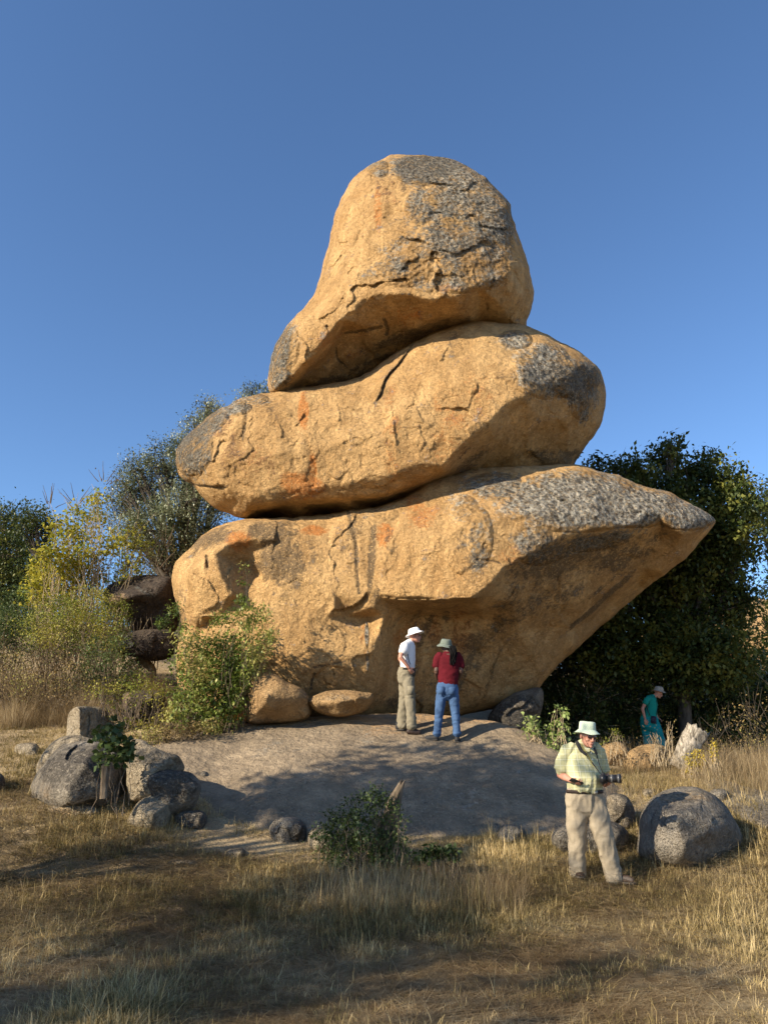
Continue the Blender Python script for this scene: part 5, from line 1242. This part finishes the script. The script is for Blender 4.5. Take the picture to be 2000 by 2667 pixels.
# ======== the photographer
def photographer():
    Yf = hit(1400 + .2215 * 700, 1840 + .2215 * 2090) or 9.3
    f = Fig(1400, 1840, .2215, Yf); P = f.P; m = f.m
    base = P(650, 2090, 0); root = empty('person', base)
    tag(root, 'elderly man in mint bucket hat, sunglasses, checked yellow-green shirt and khaki trousers', 'person')
    up = np.array([0, 0, 1.])
    # --- body (one continuous surface)
    bm = bmesh.new()
    hc = P(582, 352, -.05); hrot = Euler((R(10), R(4), R(22))).to_matrix()
    head_bm(bm, hc, hrot, 1.02)
    loft_bm(bm, [P(575, 405, .0), P(570, 470, .02), P(560, 540, .04)], [.060, .064, .075], 16)
    loft_bm(bm, [P(545, 520, .03), P(545, 640, .02), P(550, 800, .0), P(550, 980, .0)], [(.15, .09), (.18, .12), (.16, .13), (.15, .12)], 18)
    loft_bm(bm, [P(545, 980, 0), P(450, 1150, .02), P(460, 1550, .05), P(465, 1960, .10)], [.10, .07, .05, .04], 12)
    loft_bm(bm, [P(560, 980, 0), P(680, 1150, -.02), P(770, 1550, -.02), P(900, 2040, -.0)], [.10, .07, .05, .04], 12)
    # right arm (picture left) with the phone
    sh = P(330, 520, .04); el = P(262, 800, .10); wr = P(398, 872, -.16)
    loft_bm(bm, [sh, (sh + el) / 2, el], [.060, .052, .043], 14)
    loft_bm(bm, [el, el * .6 + wr * .4, wr], [.044, .043, .028], 14)
    hand_bm(bm, wr, P(470, 905, -.24) - wr, P(430, 1000, -.28) - wr, P(430, 780, -.2) - wr, .42, 1.0)
    # left arm, hand under the lens
    sh2 = P(705, 520, .04); el2 = P(795, 800, .16); wr2 = P(790, 925, -.06)
    loft_bm(bm, [sh2, (sh2 + el2) / 2, el2], [.060, .050, .042], 14)
    loft_bm(bm, [el2, el2 * .5 + wr2 * .5, wr2], [.043, .040, .028], 14)
    hand_bm(bm, wr2, P(860, 900, -.16) - wr2, P(850, 990, -.1) - wr2, P(820, 860, -.26) - wr2, .38, 1.0)
    remesh('body', bm, .0058, 3, parent=root, mat=M['skin'])
    # lips parted, eyes behind the glasses
    def hl(p): return Vector(hc) + hrot @ (Vector(p) * 1.02)
    bm = bmesh.new(); ell_bm(bm, hl((0, -.098, -.0735)), (.019, .006, .0045), hrot); bm_obj('mouth', bm, root, M['mouth'])
    # --- shirt
    bm = bmesh.new()
    loft_bm(bm, [P(555, 425, .05), P(550, 470, .05), P(540, 540, .05), P(530, 640, .03), P(540, 760, .0), P(548, 860, -.02), P(550, 940, -.01), P(552, 1000, .0)],
            [(.08, .07), (.135, .09), (.190, .115), (.196, .14), (.194, .175), (.196, .200), (.190, .185), (.184, .150)], 28)
    loft_bm(bm, [P(420, 480, .04), P(350, 520, .04), P(305, 630, .06), P(272, 750, .07)], [.070, .080, .080, .086], 18)
    loft_bm(bm, [P(660, 480, .04), P(710, 530, .05), P(745, 650, .08), P(765, 760, .10)], [.065, .072, .074, .076], 18)
    shirt = remesh('shirt', bm, .0085, 2, .016, 8.5, 5, (1.2, 1, .6), parent=root, mat=M['plaid'])
    # collar, placket, buttons
    col = [P(500, 400, .10), P(478, 432, .02), P(500, 470, -.06), P(560, 505, -.12), P(610, 515, -.13)]
    band_mesh('collar', col, .045, .004, [(-.4, -.8, .5)] * 5, shirt, M['plaid'])
    col = [P(660, 395, .08), P(668, 440, 0), P(655, 480, -.07), P(632, 512, -.12)]
    band_mesh('collar', col, .042, .004, [(.5, -.8, .4)] * 4, shirt, M['plaid'])
    for (zx, zy, d) in ((625, 545, -.125), (640, 620, -.145)):
        bm = bmesh.new(); ell_bm(bm, P(zx, zy, d), (.007, .003, .007)); bm_obj('button', bm, shirt, M['button'])
    # --- trousers
    bm = bmesh.new()
    loft_bm(bm, [P(552, 985, 0), P(550, 1060, 0), P(555, 1150, .01), P(560, 1230, .01)], [(.192, .150), (.212, .155), (.222, .15), (.20, .13)], 26)
    loft_bm(bm, [P(455, 1120, .02), P(460, 1250, .02), P(458, 1400, .03), P(465, 1560, .06), P(462, 1750, .10), P(465, 1880, .12), P(468, 1985, .13)],
            [(.118, .125), (.118, .12), (.112, .11), (.103, .098), (.094, .088), (.090, .085), (.088, .088)], 20)
    loft_bm(bm, [P(660, 1120, .0), P(700, 1250, -.02), P(735, 1400, -.04), P(780, 1560, -.04), P(830, 1740, -.02), P(870, 1900, .0), P(900, 2045, .0)],
            [(.118, .125), (.116, .12), (.112, .11), (.104, .10), (.096, .090), (.092, .088), (.094, .092)], 20)
    tr = remesh('trousers', bm, .0085, 2, .014, 9.5, 11, (1.1, 1, .65), parent=root, mat=M['khaki'])
    # belt
    an = np.linspace(0, 2 * math.pi, 40); c0 = P(550, 985, 0)
    pts = [c0 + np.array([.206 * math.cos(a), .166 * math.sin(a), -.012 + .0 * math.sin(a)]) for a in an]
    band_mesh('belt', pts, .036, .006, [(math.cos(a), math.sin(a), 0) for a in an], tr, M['belt'])
    bm = bmesh.new(); box_bm(bm, P(680, 1010, -.165), (.055, .010, .042), Euler((0, 0, R(25))).to_matrix()); bm_obj('belt_buckle', bm, tr, M['metal'])
    # shoes
    h0 = P(455, 1990, .16); h0[2] = float(ground_z(h0[0], h0[1])[0]) + .02
    shoe(root, h0 + [0, .06, 0], h0 + [.02, -.18, 0], .10, .085, M['boot'], seed=1)
    h1 = P(915, 2085, .04); h1[2] = float(ground_z(h1[0], h1[1])[0]) + .02
    shoe(root, h1, h1 + [.17, -.16, .0], .10, .085, M['boot'], seed=2)
    # hat, sunglasses, chin cord
    hat(root, Vector(hl((0, .012, .070))), (hrot.to_4x4() @ Euler((R(-6), 0, 0)).to_matrix().to_4x4()).to_3x3(), M['hat_mint'], .094, .098, .140, .038, .006, 2, 1.12, flat=.84)
    gl = None
    for k in (-1, 1):
        bm = bmesh.new(); ell_bm(bm, hl((k * .033, -.098, .006)), (.030, .006, .022), (hrot.to_4x4() @ Euler((0, 0, R(k * 14))).to_matrix().to_4x4()).to_3x3())
        o = bm_obj('sunglass_lens', bm, root if gl is None else root, M['glass_dark'])
        link('glasses_arm', tubes_mesh('glasses_arm', [([hl((k * .062, -.088, .012)), hl((k * .084, -.03, .012)), hl((k * .083, .02, .006))], .0022)], 6), root, M['lens_rim'])
    link('glasses_bridge', tubes_mesh('glasses_bridge', [([hl((-.008, -.108, .013)), hl((0, -.112, .015)), hl((.008, -.108, .013))], .0022), ([hl((-.066, -.09, .024)), hl((-.03, -.106, .030)), hl((0, -.109, .022)), hl((.03, -.106, .030)), hl((.066, -.09, .024))], .0016)], 6), root, M['lens_rim'])
    link('chin_cord', tubes_mesh('chin_cord', [([hl((-.078, -.02, .06)), hl((-.070, -.055, -.03)), hl((-.03, -.08, -.10)), hl((.0, -.085, -.128))], .0018), ([hl((.078, -.02, .06)), hl((.068, -.055, -.03)), hl((.03, -.08, -.10)), hl((.0, -.085, -.128))], .0018)], 5), root, M['cord'])
    # --- phone in the hand
    ph = empty('mobile_phone', P(450, 890, -.24)); tag(ph, 'black mobile phone lying in the right hand of the man in the mint hat', 'phone')
    rot = Euler((R(-28), R(22), R(10))).to_matrix()
    bm = bmesh.new(); box_bm(bm, P(452, 886, -.245), (.15, .072, .010), rot, .004); bm_obj('phone_case', bm, ph, M['black'])
    bm = bmesh.new(); box_bm(bm, Vector(P(452, 886, -.245)) + rot @ Vector((0, 0, .0058)), (.138, .064, .001), rot, .0004); bm_obj('phone_screen', bm, ph, M['glass_dark'])
    # --- camera on its neck strap
    cc = P(768, 850, -.22); ca = empty('slr_camera', cc); tag(ca, 'black camera hanging on the chest of the man in the mint hat', 'camera')
    lx = np.array([.93, -.34, .02]); lx /= np.linalg.norm(lx); rot = Matrix((np.cross([0, 0, 1], lx), lx, (0, 0, 1))).transposed()
    bm = bmesh.new(); box_bm(bm, cc, (.155, .066, .105), rot, .012); box_bm(bm, Vector(cc) + rot @ Vector((.045, .028, -.004)), (.036, .034, .086), rot, .010)
    box_bm(bm, Vector(cc) + rot @ Vector((0, .004, .052)), (.052, .050, .030), rot, .010); bm_obj('camera_body', bm, ca, M['black'])
    bm = bmesh.new(); a = cc + lx * .03; cyl_bm(bm, a, a + lx * .028, .034, .034); cyl_bm(bm, a + lx * .026, a + lx * .12, .043, .044); cyl_bm(bm, a + lx * .118, a + lx * .165, .047, .049); lens = bm_obj('lens', bm, ca, M['black'])
    bm = bmesh.new(); cyl_bm(bm, a + lx * .056, a + lx * .076, .0452); cyl_bm(bm, a + lx * .132, a + lx * .150, .0496, .0502); bm_obj('lens_ring', bm, lens, M['lens_rim'])
    bm = bmesh.new(); cyl_bm(bm, a + lx * .1655, a + lx * .167, .041); bm_obj('front_glass', bm, lens, M['glass_dark'])
    s1 = [P(500, 400, .14), P(455, 408, .05), P(470, 450, -.06), P(510, 520, -.125), P(575, 570, -.155)]
    s2 = [P(575, 570, -.155), P(630, 650, -.18), P(690, 730, -.215), P(735, 790, -.24)]
    band_mesh('neck_strap', s1, [.03, .038, .040, .040, .03], .003, [(-.5, -.8, .3)] * 5, ca, M['strap']); band_mesh('neck_strap', s2, [.02, .016, .012, .010], .002, [(-.1, -1, .2)] * 4, ca, M['strap'])
    s3 = [P(660, 400, .12), P(648, 430, .0), P(662, 500, -.09), P(690, 560, -.12)]; s4 = [P(690, 560, -.12), P(715, 660, -.17), P(745, 740, -.21), P(765, 790, -.225)]
    band_mesh('neck_strap', s3, [.03, .038, .038, .030], .003, [(.3, -.9, .3)] * 4, ca, M['strap']); band_mesh('neck_strap', s4, [.012, .010, .010, .010], .002, [(0, -1, .2)] * 4, ca, M['strap'])
    gl_ = [P(490, 420, .02), P(520, 480, -.11), P(590, 590, -.165), P(640, 690, -.19), P(655, 715, -.20)]
    link('lanyard_cord', tubes_mesh('lanyard_cord', [(gl_, .004), ([p + np.array([.012, 0, .002]) for p in gl_], .0035)], 6), root, M['strap_tan'])
    return root
photographer()

# ======== two visitors on the slab
def visitor_white():
    Yf = hit(1000 + .1582 * 430, 1610 + .1582 * 1890) or 13.9
    f = Fig(1000, 1610, .1582, Yf); P = f.P
    root = empty('person', P(400, 1880)); tag(root, 'man in white hat and white t-shirt standing with a hand on his hip', 'person')
    bm = bmesh.new(); hc = P(505, 290, 0); hrot = Euler((R(4), R(0), R(78))).to_matrix()
    head_bm(bm, hc, hrot, 1.0)
    loft_bm(bm, [P(480, 330), P(450, 380), P(420, 450)], [.055, .058, .07], 14)
    loft_bm(bm, [P(400, 420), P(390, 600), P(390, 800), P(370, 900)], [(.10, .14), (.11, .15), (.10, .14), (.11, .13)], 16)
    loft_bm(bm, [P(365, 900), P(330, 1300, .08), P(310, 1780, .12)], [.09, .05, .04], 12); loft_bm(bm, [P(380, 900), P(430, 1300, -.06), P(455, 1800, -.08)], [.09, .05, .04], 12)
    sh = P(350, 450, -.17); el = P(268, 630, -.30); wr = P(410, 820, -.24)
    loft_bm(bm, [sh, (sh + el) / 2, el], [.056, .048, .040], 14); loft_bm(bm, [el, el * .55 + wr * .45, wr], [.041, .037, .026], 14)
    hand_bm(bm, wr, P(470, 895, -.20) - wr, P(440, 840, -.40) - wr, P(460, 800, -.22) - wr, .35, .95)
    sh = P(370, 450, .17); el = P(262, 660, .28); wr = P(330, 800, .20)
    loft_bm(bm, [sh, (sh + el) / 2, el], [.056, .048, .040], 14); loft_bm(bm, [el, wr], [.041, .027], 14)
    hand_bm(bm, wr, P(420, 850, .16) - wr, (0, 1, 0), (0, 0, 1), .4, .95)
    remesh('body', bm, .009, 3, parent=root, mat=M['skin'])
    def hl(p): return Vector(hc) + hrot @ Vector(p)
    bm = bmesh.new()
    loft_bm(bm, [P(430, 385), P(415, 430), P(395, 520), P(395, 660), P(392, 760), P(385, 835)], [(.07, .08), (.105, .17), (.125, .20), (.130, .19), (.128, .185), (.132, .18)], 24)
    loft_bm(bm, [P(400, 425, -.12), P(345, 460, -.19), P(315, 560, -.25)], [.075, .084, .082], 16); loft_bm(bm, [P(400, 425, .12), P(365, 460, .19), P(320, 570, .25)], [.075, .080, .078], 16)
    s = remesh('t_shirt', bm, .011, 4, .010, 6.5, 21, parent=root, mat=M['white_cotton'])
    link('side_stripe', tubes_mesh('side_stripe', [([P(388, 590, -.20), P(402, 680, -.205), P(428, 760, -.195)], .008)], 6), s, M['black'])
    bm = bmesh.new()
    loft_bm(bm, [P(365, 835), P(360, 900), P(365, 980), P(370, 1060)], [(.135, .175), (.150, .175), (.150, .17), (.14, .16)], 22)
    loft_bm(bm, [P(350, 1000, .08), P(335, 1150, .09), P(325, 1300, .10), P(312, 1500, .11), P(300, 1650, .12), P(300, 1790, .12)], [(.105, .10), (.095, .10), (.082, .09), (.084, .085), (.090, .085), (.094, .09)], 18)
    loft_bm(bm, [P(390, 1000, -.08), P(410, 1150, -.09), P(425, 1300, -.09), P(440, 1500, -.09), P(448, 1650, -.09), P(455, 1800, -.09)], [(.105, .10), (.100, .10), (.092, .092), (.084, .085), (.084, .085), (.086, .09)], 18)
    tr = remesh('cargo_trousers', bm, .011, 3, .013, 7, 31, (1, 1, 1.4), parent=root, mat=M['olive_cotton'])
    bm = bmesh.new(); box_bm(bm, P(440, 1190, -.185), (.12, .014, .16), None, .005); bm_obj('cargo_pocket', bm, tr, M['olive_cotton'])
    c0 = P(378, 845); an = np.linspace(0, 2 * math.pi, 34); band_mesh('belt', [c0 + np.array([.140 * math.cos(a), .186 * math.sin(a), 0]) for a in an], .035, .004, [(math.cos(a), math.sin(a), 0) for a in an], tr, M['strap'])
    bm = bmesh.new(); box_bm(bm, P(490, 900, -.10), (.05, .07, .13), None, .012); bm_obj('belt_pouch', bm, tr, M['black'])
    g = lambda p: np.array([p[0], p[1], float(surf_z(p[0], p[1])[0]) + .008])
    shoe(root, g(P(285, 1850, .12)) - [.08, 0, 0], g(P(350, 1850, .10)), .10, .095, M['shoe_black'], seed=3)
    shoe(root, g(P(420, 1880, -.08)) - [.03, 0, 0], g(P(610, 1900, -.10)), .105, .10, M['boot'], 'boot', False, seed=4)
    hat(root, Vector(hl((0, .01, .055))), (hrot.to_4x4() @ Euler((R(-20), 0, 0)).to_matrix().to_4x4()).to_3x3(), M['hat_white'], .097, .085, .150, .032, .008, 4, 1.15, flat=.72)
    for k in (-1, 1):
        bm = bmesh.new(); ell_bm(bm, hl((k * .033, -.096, .006)), (.028, .006, .019), hrot); bm_obj('sunglass_lens', bm, root, M['glass_dark'])
        link('glasses_arm', tubes_mesh('glasses_arm', [([hl((k * .060, -.09, .010)), hl((k * .084, -.03, .010)), hl((k * .083, .02, .004))], .003)], 6), root, M['black'])
    link('chin_cord', tubes_mesh('chin_cord', [([hl((.080, -.01, .04)), hl((.066, -.05, -.05)), hl((.0, -.07, -.12)), hl((-.066, -.05, -.05)), hl((-.080, -.01, .04))], .002)], 5), root, M['cord'])
visitor_white()

def visitor_red():
    Yf = hit(1000 + .1582 * 1030, 1610 + .1582 * 2030) or 13.6
    f = Fig(1000, 1610, .1582, Yf); P = f.P
    root = empty('person', P(1030, 2030)); tag(root, 'person seen from behind in grey bucket hat, maroon t-shirt and blue jeans', 'person')
    bm = bmesh.new(); hc = P(1025, 460, .02); hrot = Euler((R(12), R(0), R(-150))).to_matrix()
    head_bm(bm, hc, hrot, 1.0)
    loft_bm(bm, [P(1045, 500), P(1055, 560), P(1062, 640)], [.055, .06, .07], 14)
    loft_bm(bm, [P(1065, 600), P(1060, 800), P(1050, 1050)], [(.15, .09), (.15, .10), (.13, .09)], 16)
    loft_bm(bm, [P(1050, 1080), P(920, 1450), P(870, 1900)], [.09, .05, .04], 12); loft_bm(bm, [P(1050, 1080), P(1165, 1450), P(1200, 1900)], [.09, .05, .04], 12)
    for sx, ex, wx in ((895, 860, 885), (1235, 1262, 1220)):
        sh = P(sx, 640); el = P(ex, 880, -.02); wr = P(wx, 1010, .17)
        loft_bm(bm, [sh, (sh + el) / 2, el], [.056, .050, .042], 14); loft_bm(bm, [el, el * .55 + wr * .45, wr], [.043, .040, .027], 14)
        hand_bm(bm, wr, P(1050, 1000, .26) - wr, (0, 0, 1), (0, -1, .5), .5, .95)
    remesh('body', bm, .009, 3, parent=root, mat=M['skin_dark'])
    bm = bmesh.new()
    loft_bm(bm, [P(1060, 545, .02), P(1065, 590, .02), P(1065, 660, .01), P(1062, 780), P(1060, 900), P(1055, 1000), P(1050, 1090)], [(.07, .07), (.145, .09), (.205, .115), (.195, .12), (.178, .12), (.172, .12), (.172, .125)], 26)
    loft_bm(bm, [P(930, 600), P(892, 650), P(868, 730), P(858, 800)], [.07, .075, .070, .068], 16); loft_bm(bm, [P(1190, 600), P(1232, 650), P(1256, 730), P(1266, 810)], [.07, .075, .070, .068], 16)
    remesh('t_shirt', bm, .011, 4, .010, 6.5, 41, (1, 1, 1.3), parent=root, mat=M['maroon'])
    bm = bmesh.new()
    loft_bm(bm, [P(1045, 1075), P(1042, 1150), P(1040, 1230), P(1040, 1290)], [(.172, .12), (.188, .135), (.192, .14), (.16, .12)], 24)
    loft_bm(bm, [P(950, 1220), P(935, 1340), P(918, 1480), P(900, 1640), P(885, 1780), P(872, 1925)], [(.088, .095), (.090, .10), (.078, .09), (.070, .08), (.062, .07), (.064, .07)], 18)
    loft_bm(bm, [P(1130, 1220), P(1150, 1340), P(1165, 1480), P(1180, 1640), P(1190, 1780), P(1200, 1925)], [(.088, .095), (.090, .10), (.078, .09), (.070, .08), (.062, .07), (.064, .07)], 18)
    j = remesh('jeans', bm, .010, 3, .009, 8, 51, (1, 1, 1.6), parent=root, mat=M['denim'])
    for zx in (945, 1120):
        bm = bmesh.new(); box_bm(bm, P(zx, 1190, -.138), (.115, .008, .13), Euler((R(-6), 0, 0)).to_matrix(), .003); bm_obj('back_pocket', bm, j, M['denim'])
    for zx in (872, 1200):
        bm = bmesh.new(); loft_bm(bm, [P(zx, 1870), P(zx, 1925)], [(.071, .076), (.073, .078)], 20, cap=False); bm_obj('turned_cuff', bm, j, M['denim'])
    g = lambda p: np.array([p[0], p[1], float(surf_z(p[0], p[1])[0]) + .008])
    a = g(P(880, 2000, 0)); shoe(root, a, a + [-.22, .07, .0], .10, .09, M['shoe_black'], seed=5)
    a = g(P(1200, 2005, -.03)); shoe(root, a, a + [.05, .23, .0], .10, .09, M['shoe_black'], seed=6)
    def hl(p): return Vector(hc) + hrot @ Vector(p)
    hat(root, Vector(P(1018, 425, .02)), Euler((R(14), R(6), 0)).to_matrix(), M['hat_grey'], .100, .085, .160, .045, .008, 6, 1.05, M['hat_grey'], flat=.76)
    rs = np.random.RandomState(4); tb = []
    for k in range(46):
        a = P(rs.uniform(1040, 1170), 455, -.06 + rs.uniform(-.02, .04)); b = P(rs.uniform(1070, 1175), rs.uniform(640, 780), -.135 + rs.uniform(-.02, .02)); c = (a + b) / 2 + rs.normal(0, .006, 3) + np.array([.02, -.035, 0])
        tb.append(([a, a * .6 + c * .4 + [.004, -.01, 0], c, b * .6 + c * .4, b], [.010, .0105, .010, .009, .005]))
    link('hair', tubes_mesh('hair', tb, 7), root, M['hair_black'])
visitor_red()

def visitor_teal():
    f = Fig(1600, 1750, .1808, 18.4); P = f.P
    f.Y = 18.4; f.m = .1808 * 18.4 / F_PX / 1.04; s_ = 18.4 / 17.2
    base = P(560, 1330); base[2] = float(ground_z(base[0], base[1])[0])
    root = empty('person', base); tag(root, 'person in turquoise clothes and beige sun hat looking down in the shade', 'person')
    bm = bmesh.new(); hc = P(628, 300, 0); hrot = Euler((R(32), R(0), R(72))).to_matrix()
    head_bm(bm, hc, hrot, .95)
    loft_bm(bm, [P(605, 325), P(570, 350), P(540, 400)], [.048, .052, .06], 14)
    loft_bm(bm, [P(530, 400), P(520, 600), P(490, 700)], [(.10, .12), (.10, .12), (.10, .12)], 16)
    hip = P(490, 700); fa = P(480, 1320, .05); fb = P(700, 1320, -.08)
    loft_bm(bm, [hip, P(480, 1000, .05), fa], [.09, .05, .04], 12); loft_bm(bm, [hip, P(650, 1000, -.06), fb], [.09, .05, .04], 12)
    sh = P(465, 400, -.14); el = P(398, 530, -.18); wr = P(438, 680, -.17)
    loft_bm(bm, [sh, (sh + el) / 2, el], [.052, .044, .036], 14); loft_bm(bm, [el, el * .55 + wr * .45, wr], [.037, .034, .024], 14)
    hand_bm(bm, wr, P(458, 780, -.17) - wr, P(430, 700, -.4) - wr, P(520, 700, -.17) - wr, .25, .9)
    sh = P(530, 410, .14); el = P(560, 560, .2); wr = P(620, 660, .12)
    loft_bm(bm, [sh, el, wr], [.05, .038, .025], 14); hand_bm(bm, wr, P(680, 700, .1) - wr, (0, 0, 1), (0, -1, 0), .4, .9)
    remesh('body', bm, .010, 3, parent=root, mat=M['skin'])
    bm = bmesh.new()
    loft_bm(bm, [P(555, 350), P(530, 385), P(520, 450), P(520, 540), P(500, 620), P(488, 680)], [(.06, .07), (.115, .15), (.150, .165), (.140, .165), (.165, .17), (.185, .175)], 22)
    loft_bm(bm, [P(500, 370, -.10), P(460, 410, -.15), P(436, 455, -.17)], [.065, .070, .064], 14); loft_bm(bm, [P(535, 380, .10), P(530, 420, .15), P(545, 470, .18)], [.065, .068, .062], 14)
    remesh('top', bm, .012, 4, .009, 7, 61, parent=root, mat=M['teal'])
    bm = bmesh.new()
    loft_bm(bm, [P(495, 660), P(500, 740), P(505, 800)], [(.20, .17), (.21, .18), (.20, .16)], 22)
    loft_bm(bm, [P(465, 760, .06), P(475, 900, .06), P(488, 1050, .06), P(485, 1180, .06), P(480, 1290, .05)], [(.14, .12), (.12, .11), (.115, .10), (.11, .10), (.11, .10)], 18)
    loft_bm(bm, [P(560, 760, -.06), P(610, 860, -.08), P(655, 980, -.08), P(680, 1130, -.08), P(695, 1290, -.08)], [(.14, .12), (.12, .11), (.11, .10), (.10, .10), (.11, .10)], 18)
    remesh('trousers', bm, .012, 3, .010, 7, 71, (1, 1, 1.5), parent=root, mat=M['teal2'])
    fa[2] = fb[2] = base[2] + .01
    shoe(root, fa, fa + [.22, -.05, 0], .09, .08, M['shoe_black'], seed=7); shoe(root, fb, fb + [.22, -.03, 0], .09, .08, M['shoe_black'], seed=8)
    def hl(p): return Vector(hc) + hrot @ (Vector(p) * .95)
    hat(root, Vector(hl((0, .015, .055))), (hrot.to_4x4() @ Euler((R(-22), 0, 0)).to_matrix().to_4x4()).to_3x3(), M['hat_beige'], .100, .095, .150, .026, .008, 9, 1.1, flat=.66)
    for k in (-1, 1):
        bm = bmesh.new(); ell_bm(bm, hl((k * .030, -.084, .002)), (.010, .008, .007), hrot); bm_obj('eye', bm, root, M['mouth'])
    bag = empty('shoulder_bag', P(560, 690, -.2)); tag(bag, 'small dark patterned phone bag hanging at the hip of the visitor in turquoise', 'bag')
    bm = bmesh.new(); box_bm(bm, P(560, 690, -.215), (.125, .03, .165), Euler((0, R(6), 0)).to_matrix(), .01); bm_obj('pouch', bm, bag, M['bagprint'])
    band_mesh('bag_strap', [P(600, 400, -.12), P(520, 450, -.19), P(458, 490, -.215), P(478, 560, -.215), P(505, 630, -.205)][2:], .018, .002, (0, -1, 0), bag, M['strap'])
    link('bag_strap', tubes_mesh('bag_strap', [([P(570, 350, -.10), P(606, 420, -.13), P(612, 520, -.12), P(600, 625, -.17)], .006)], 6), bag, M['strap'])
visitor_teal()
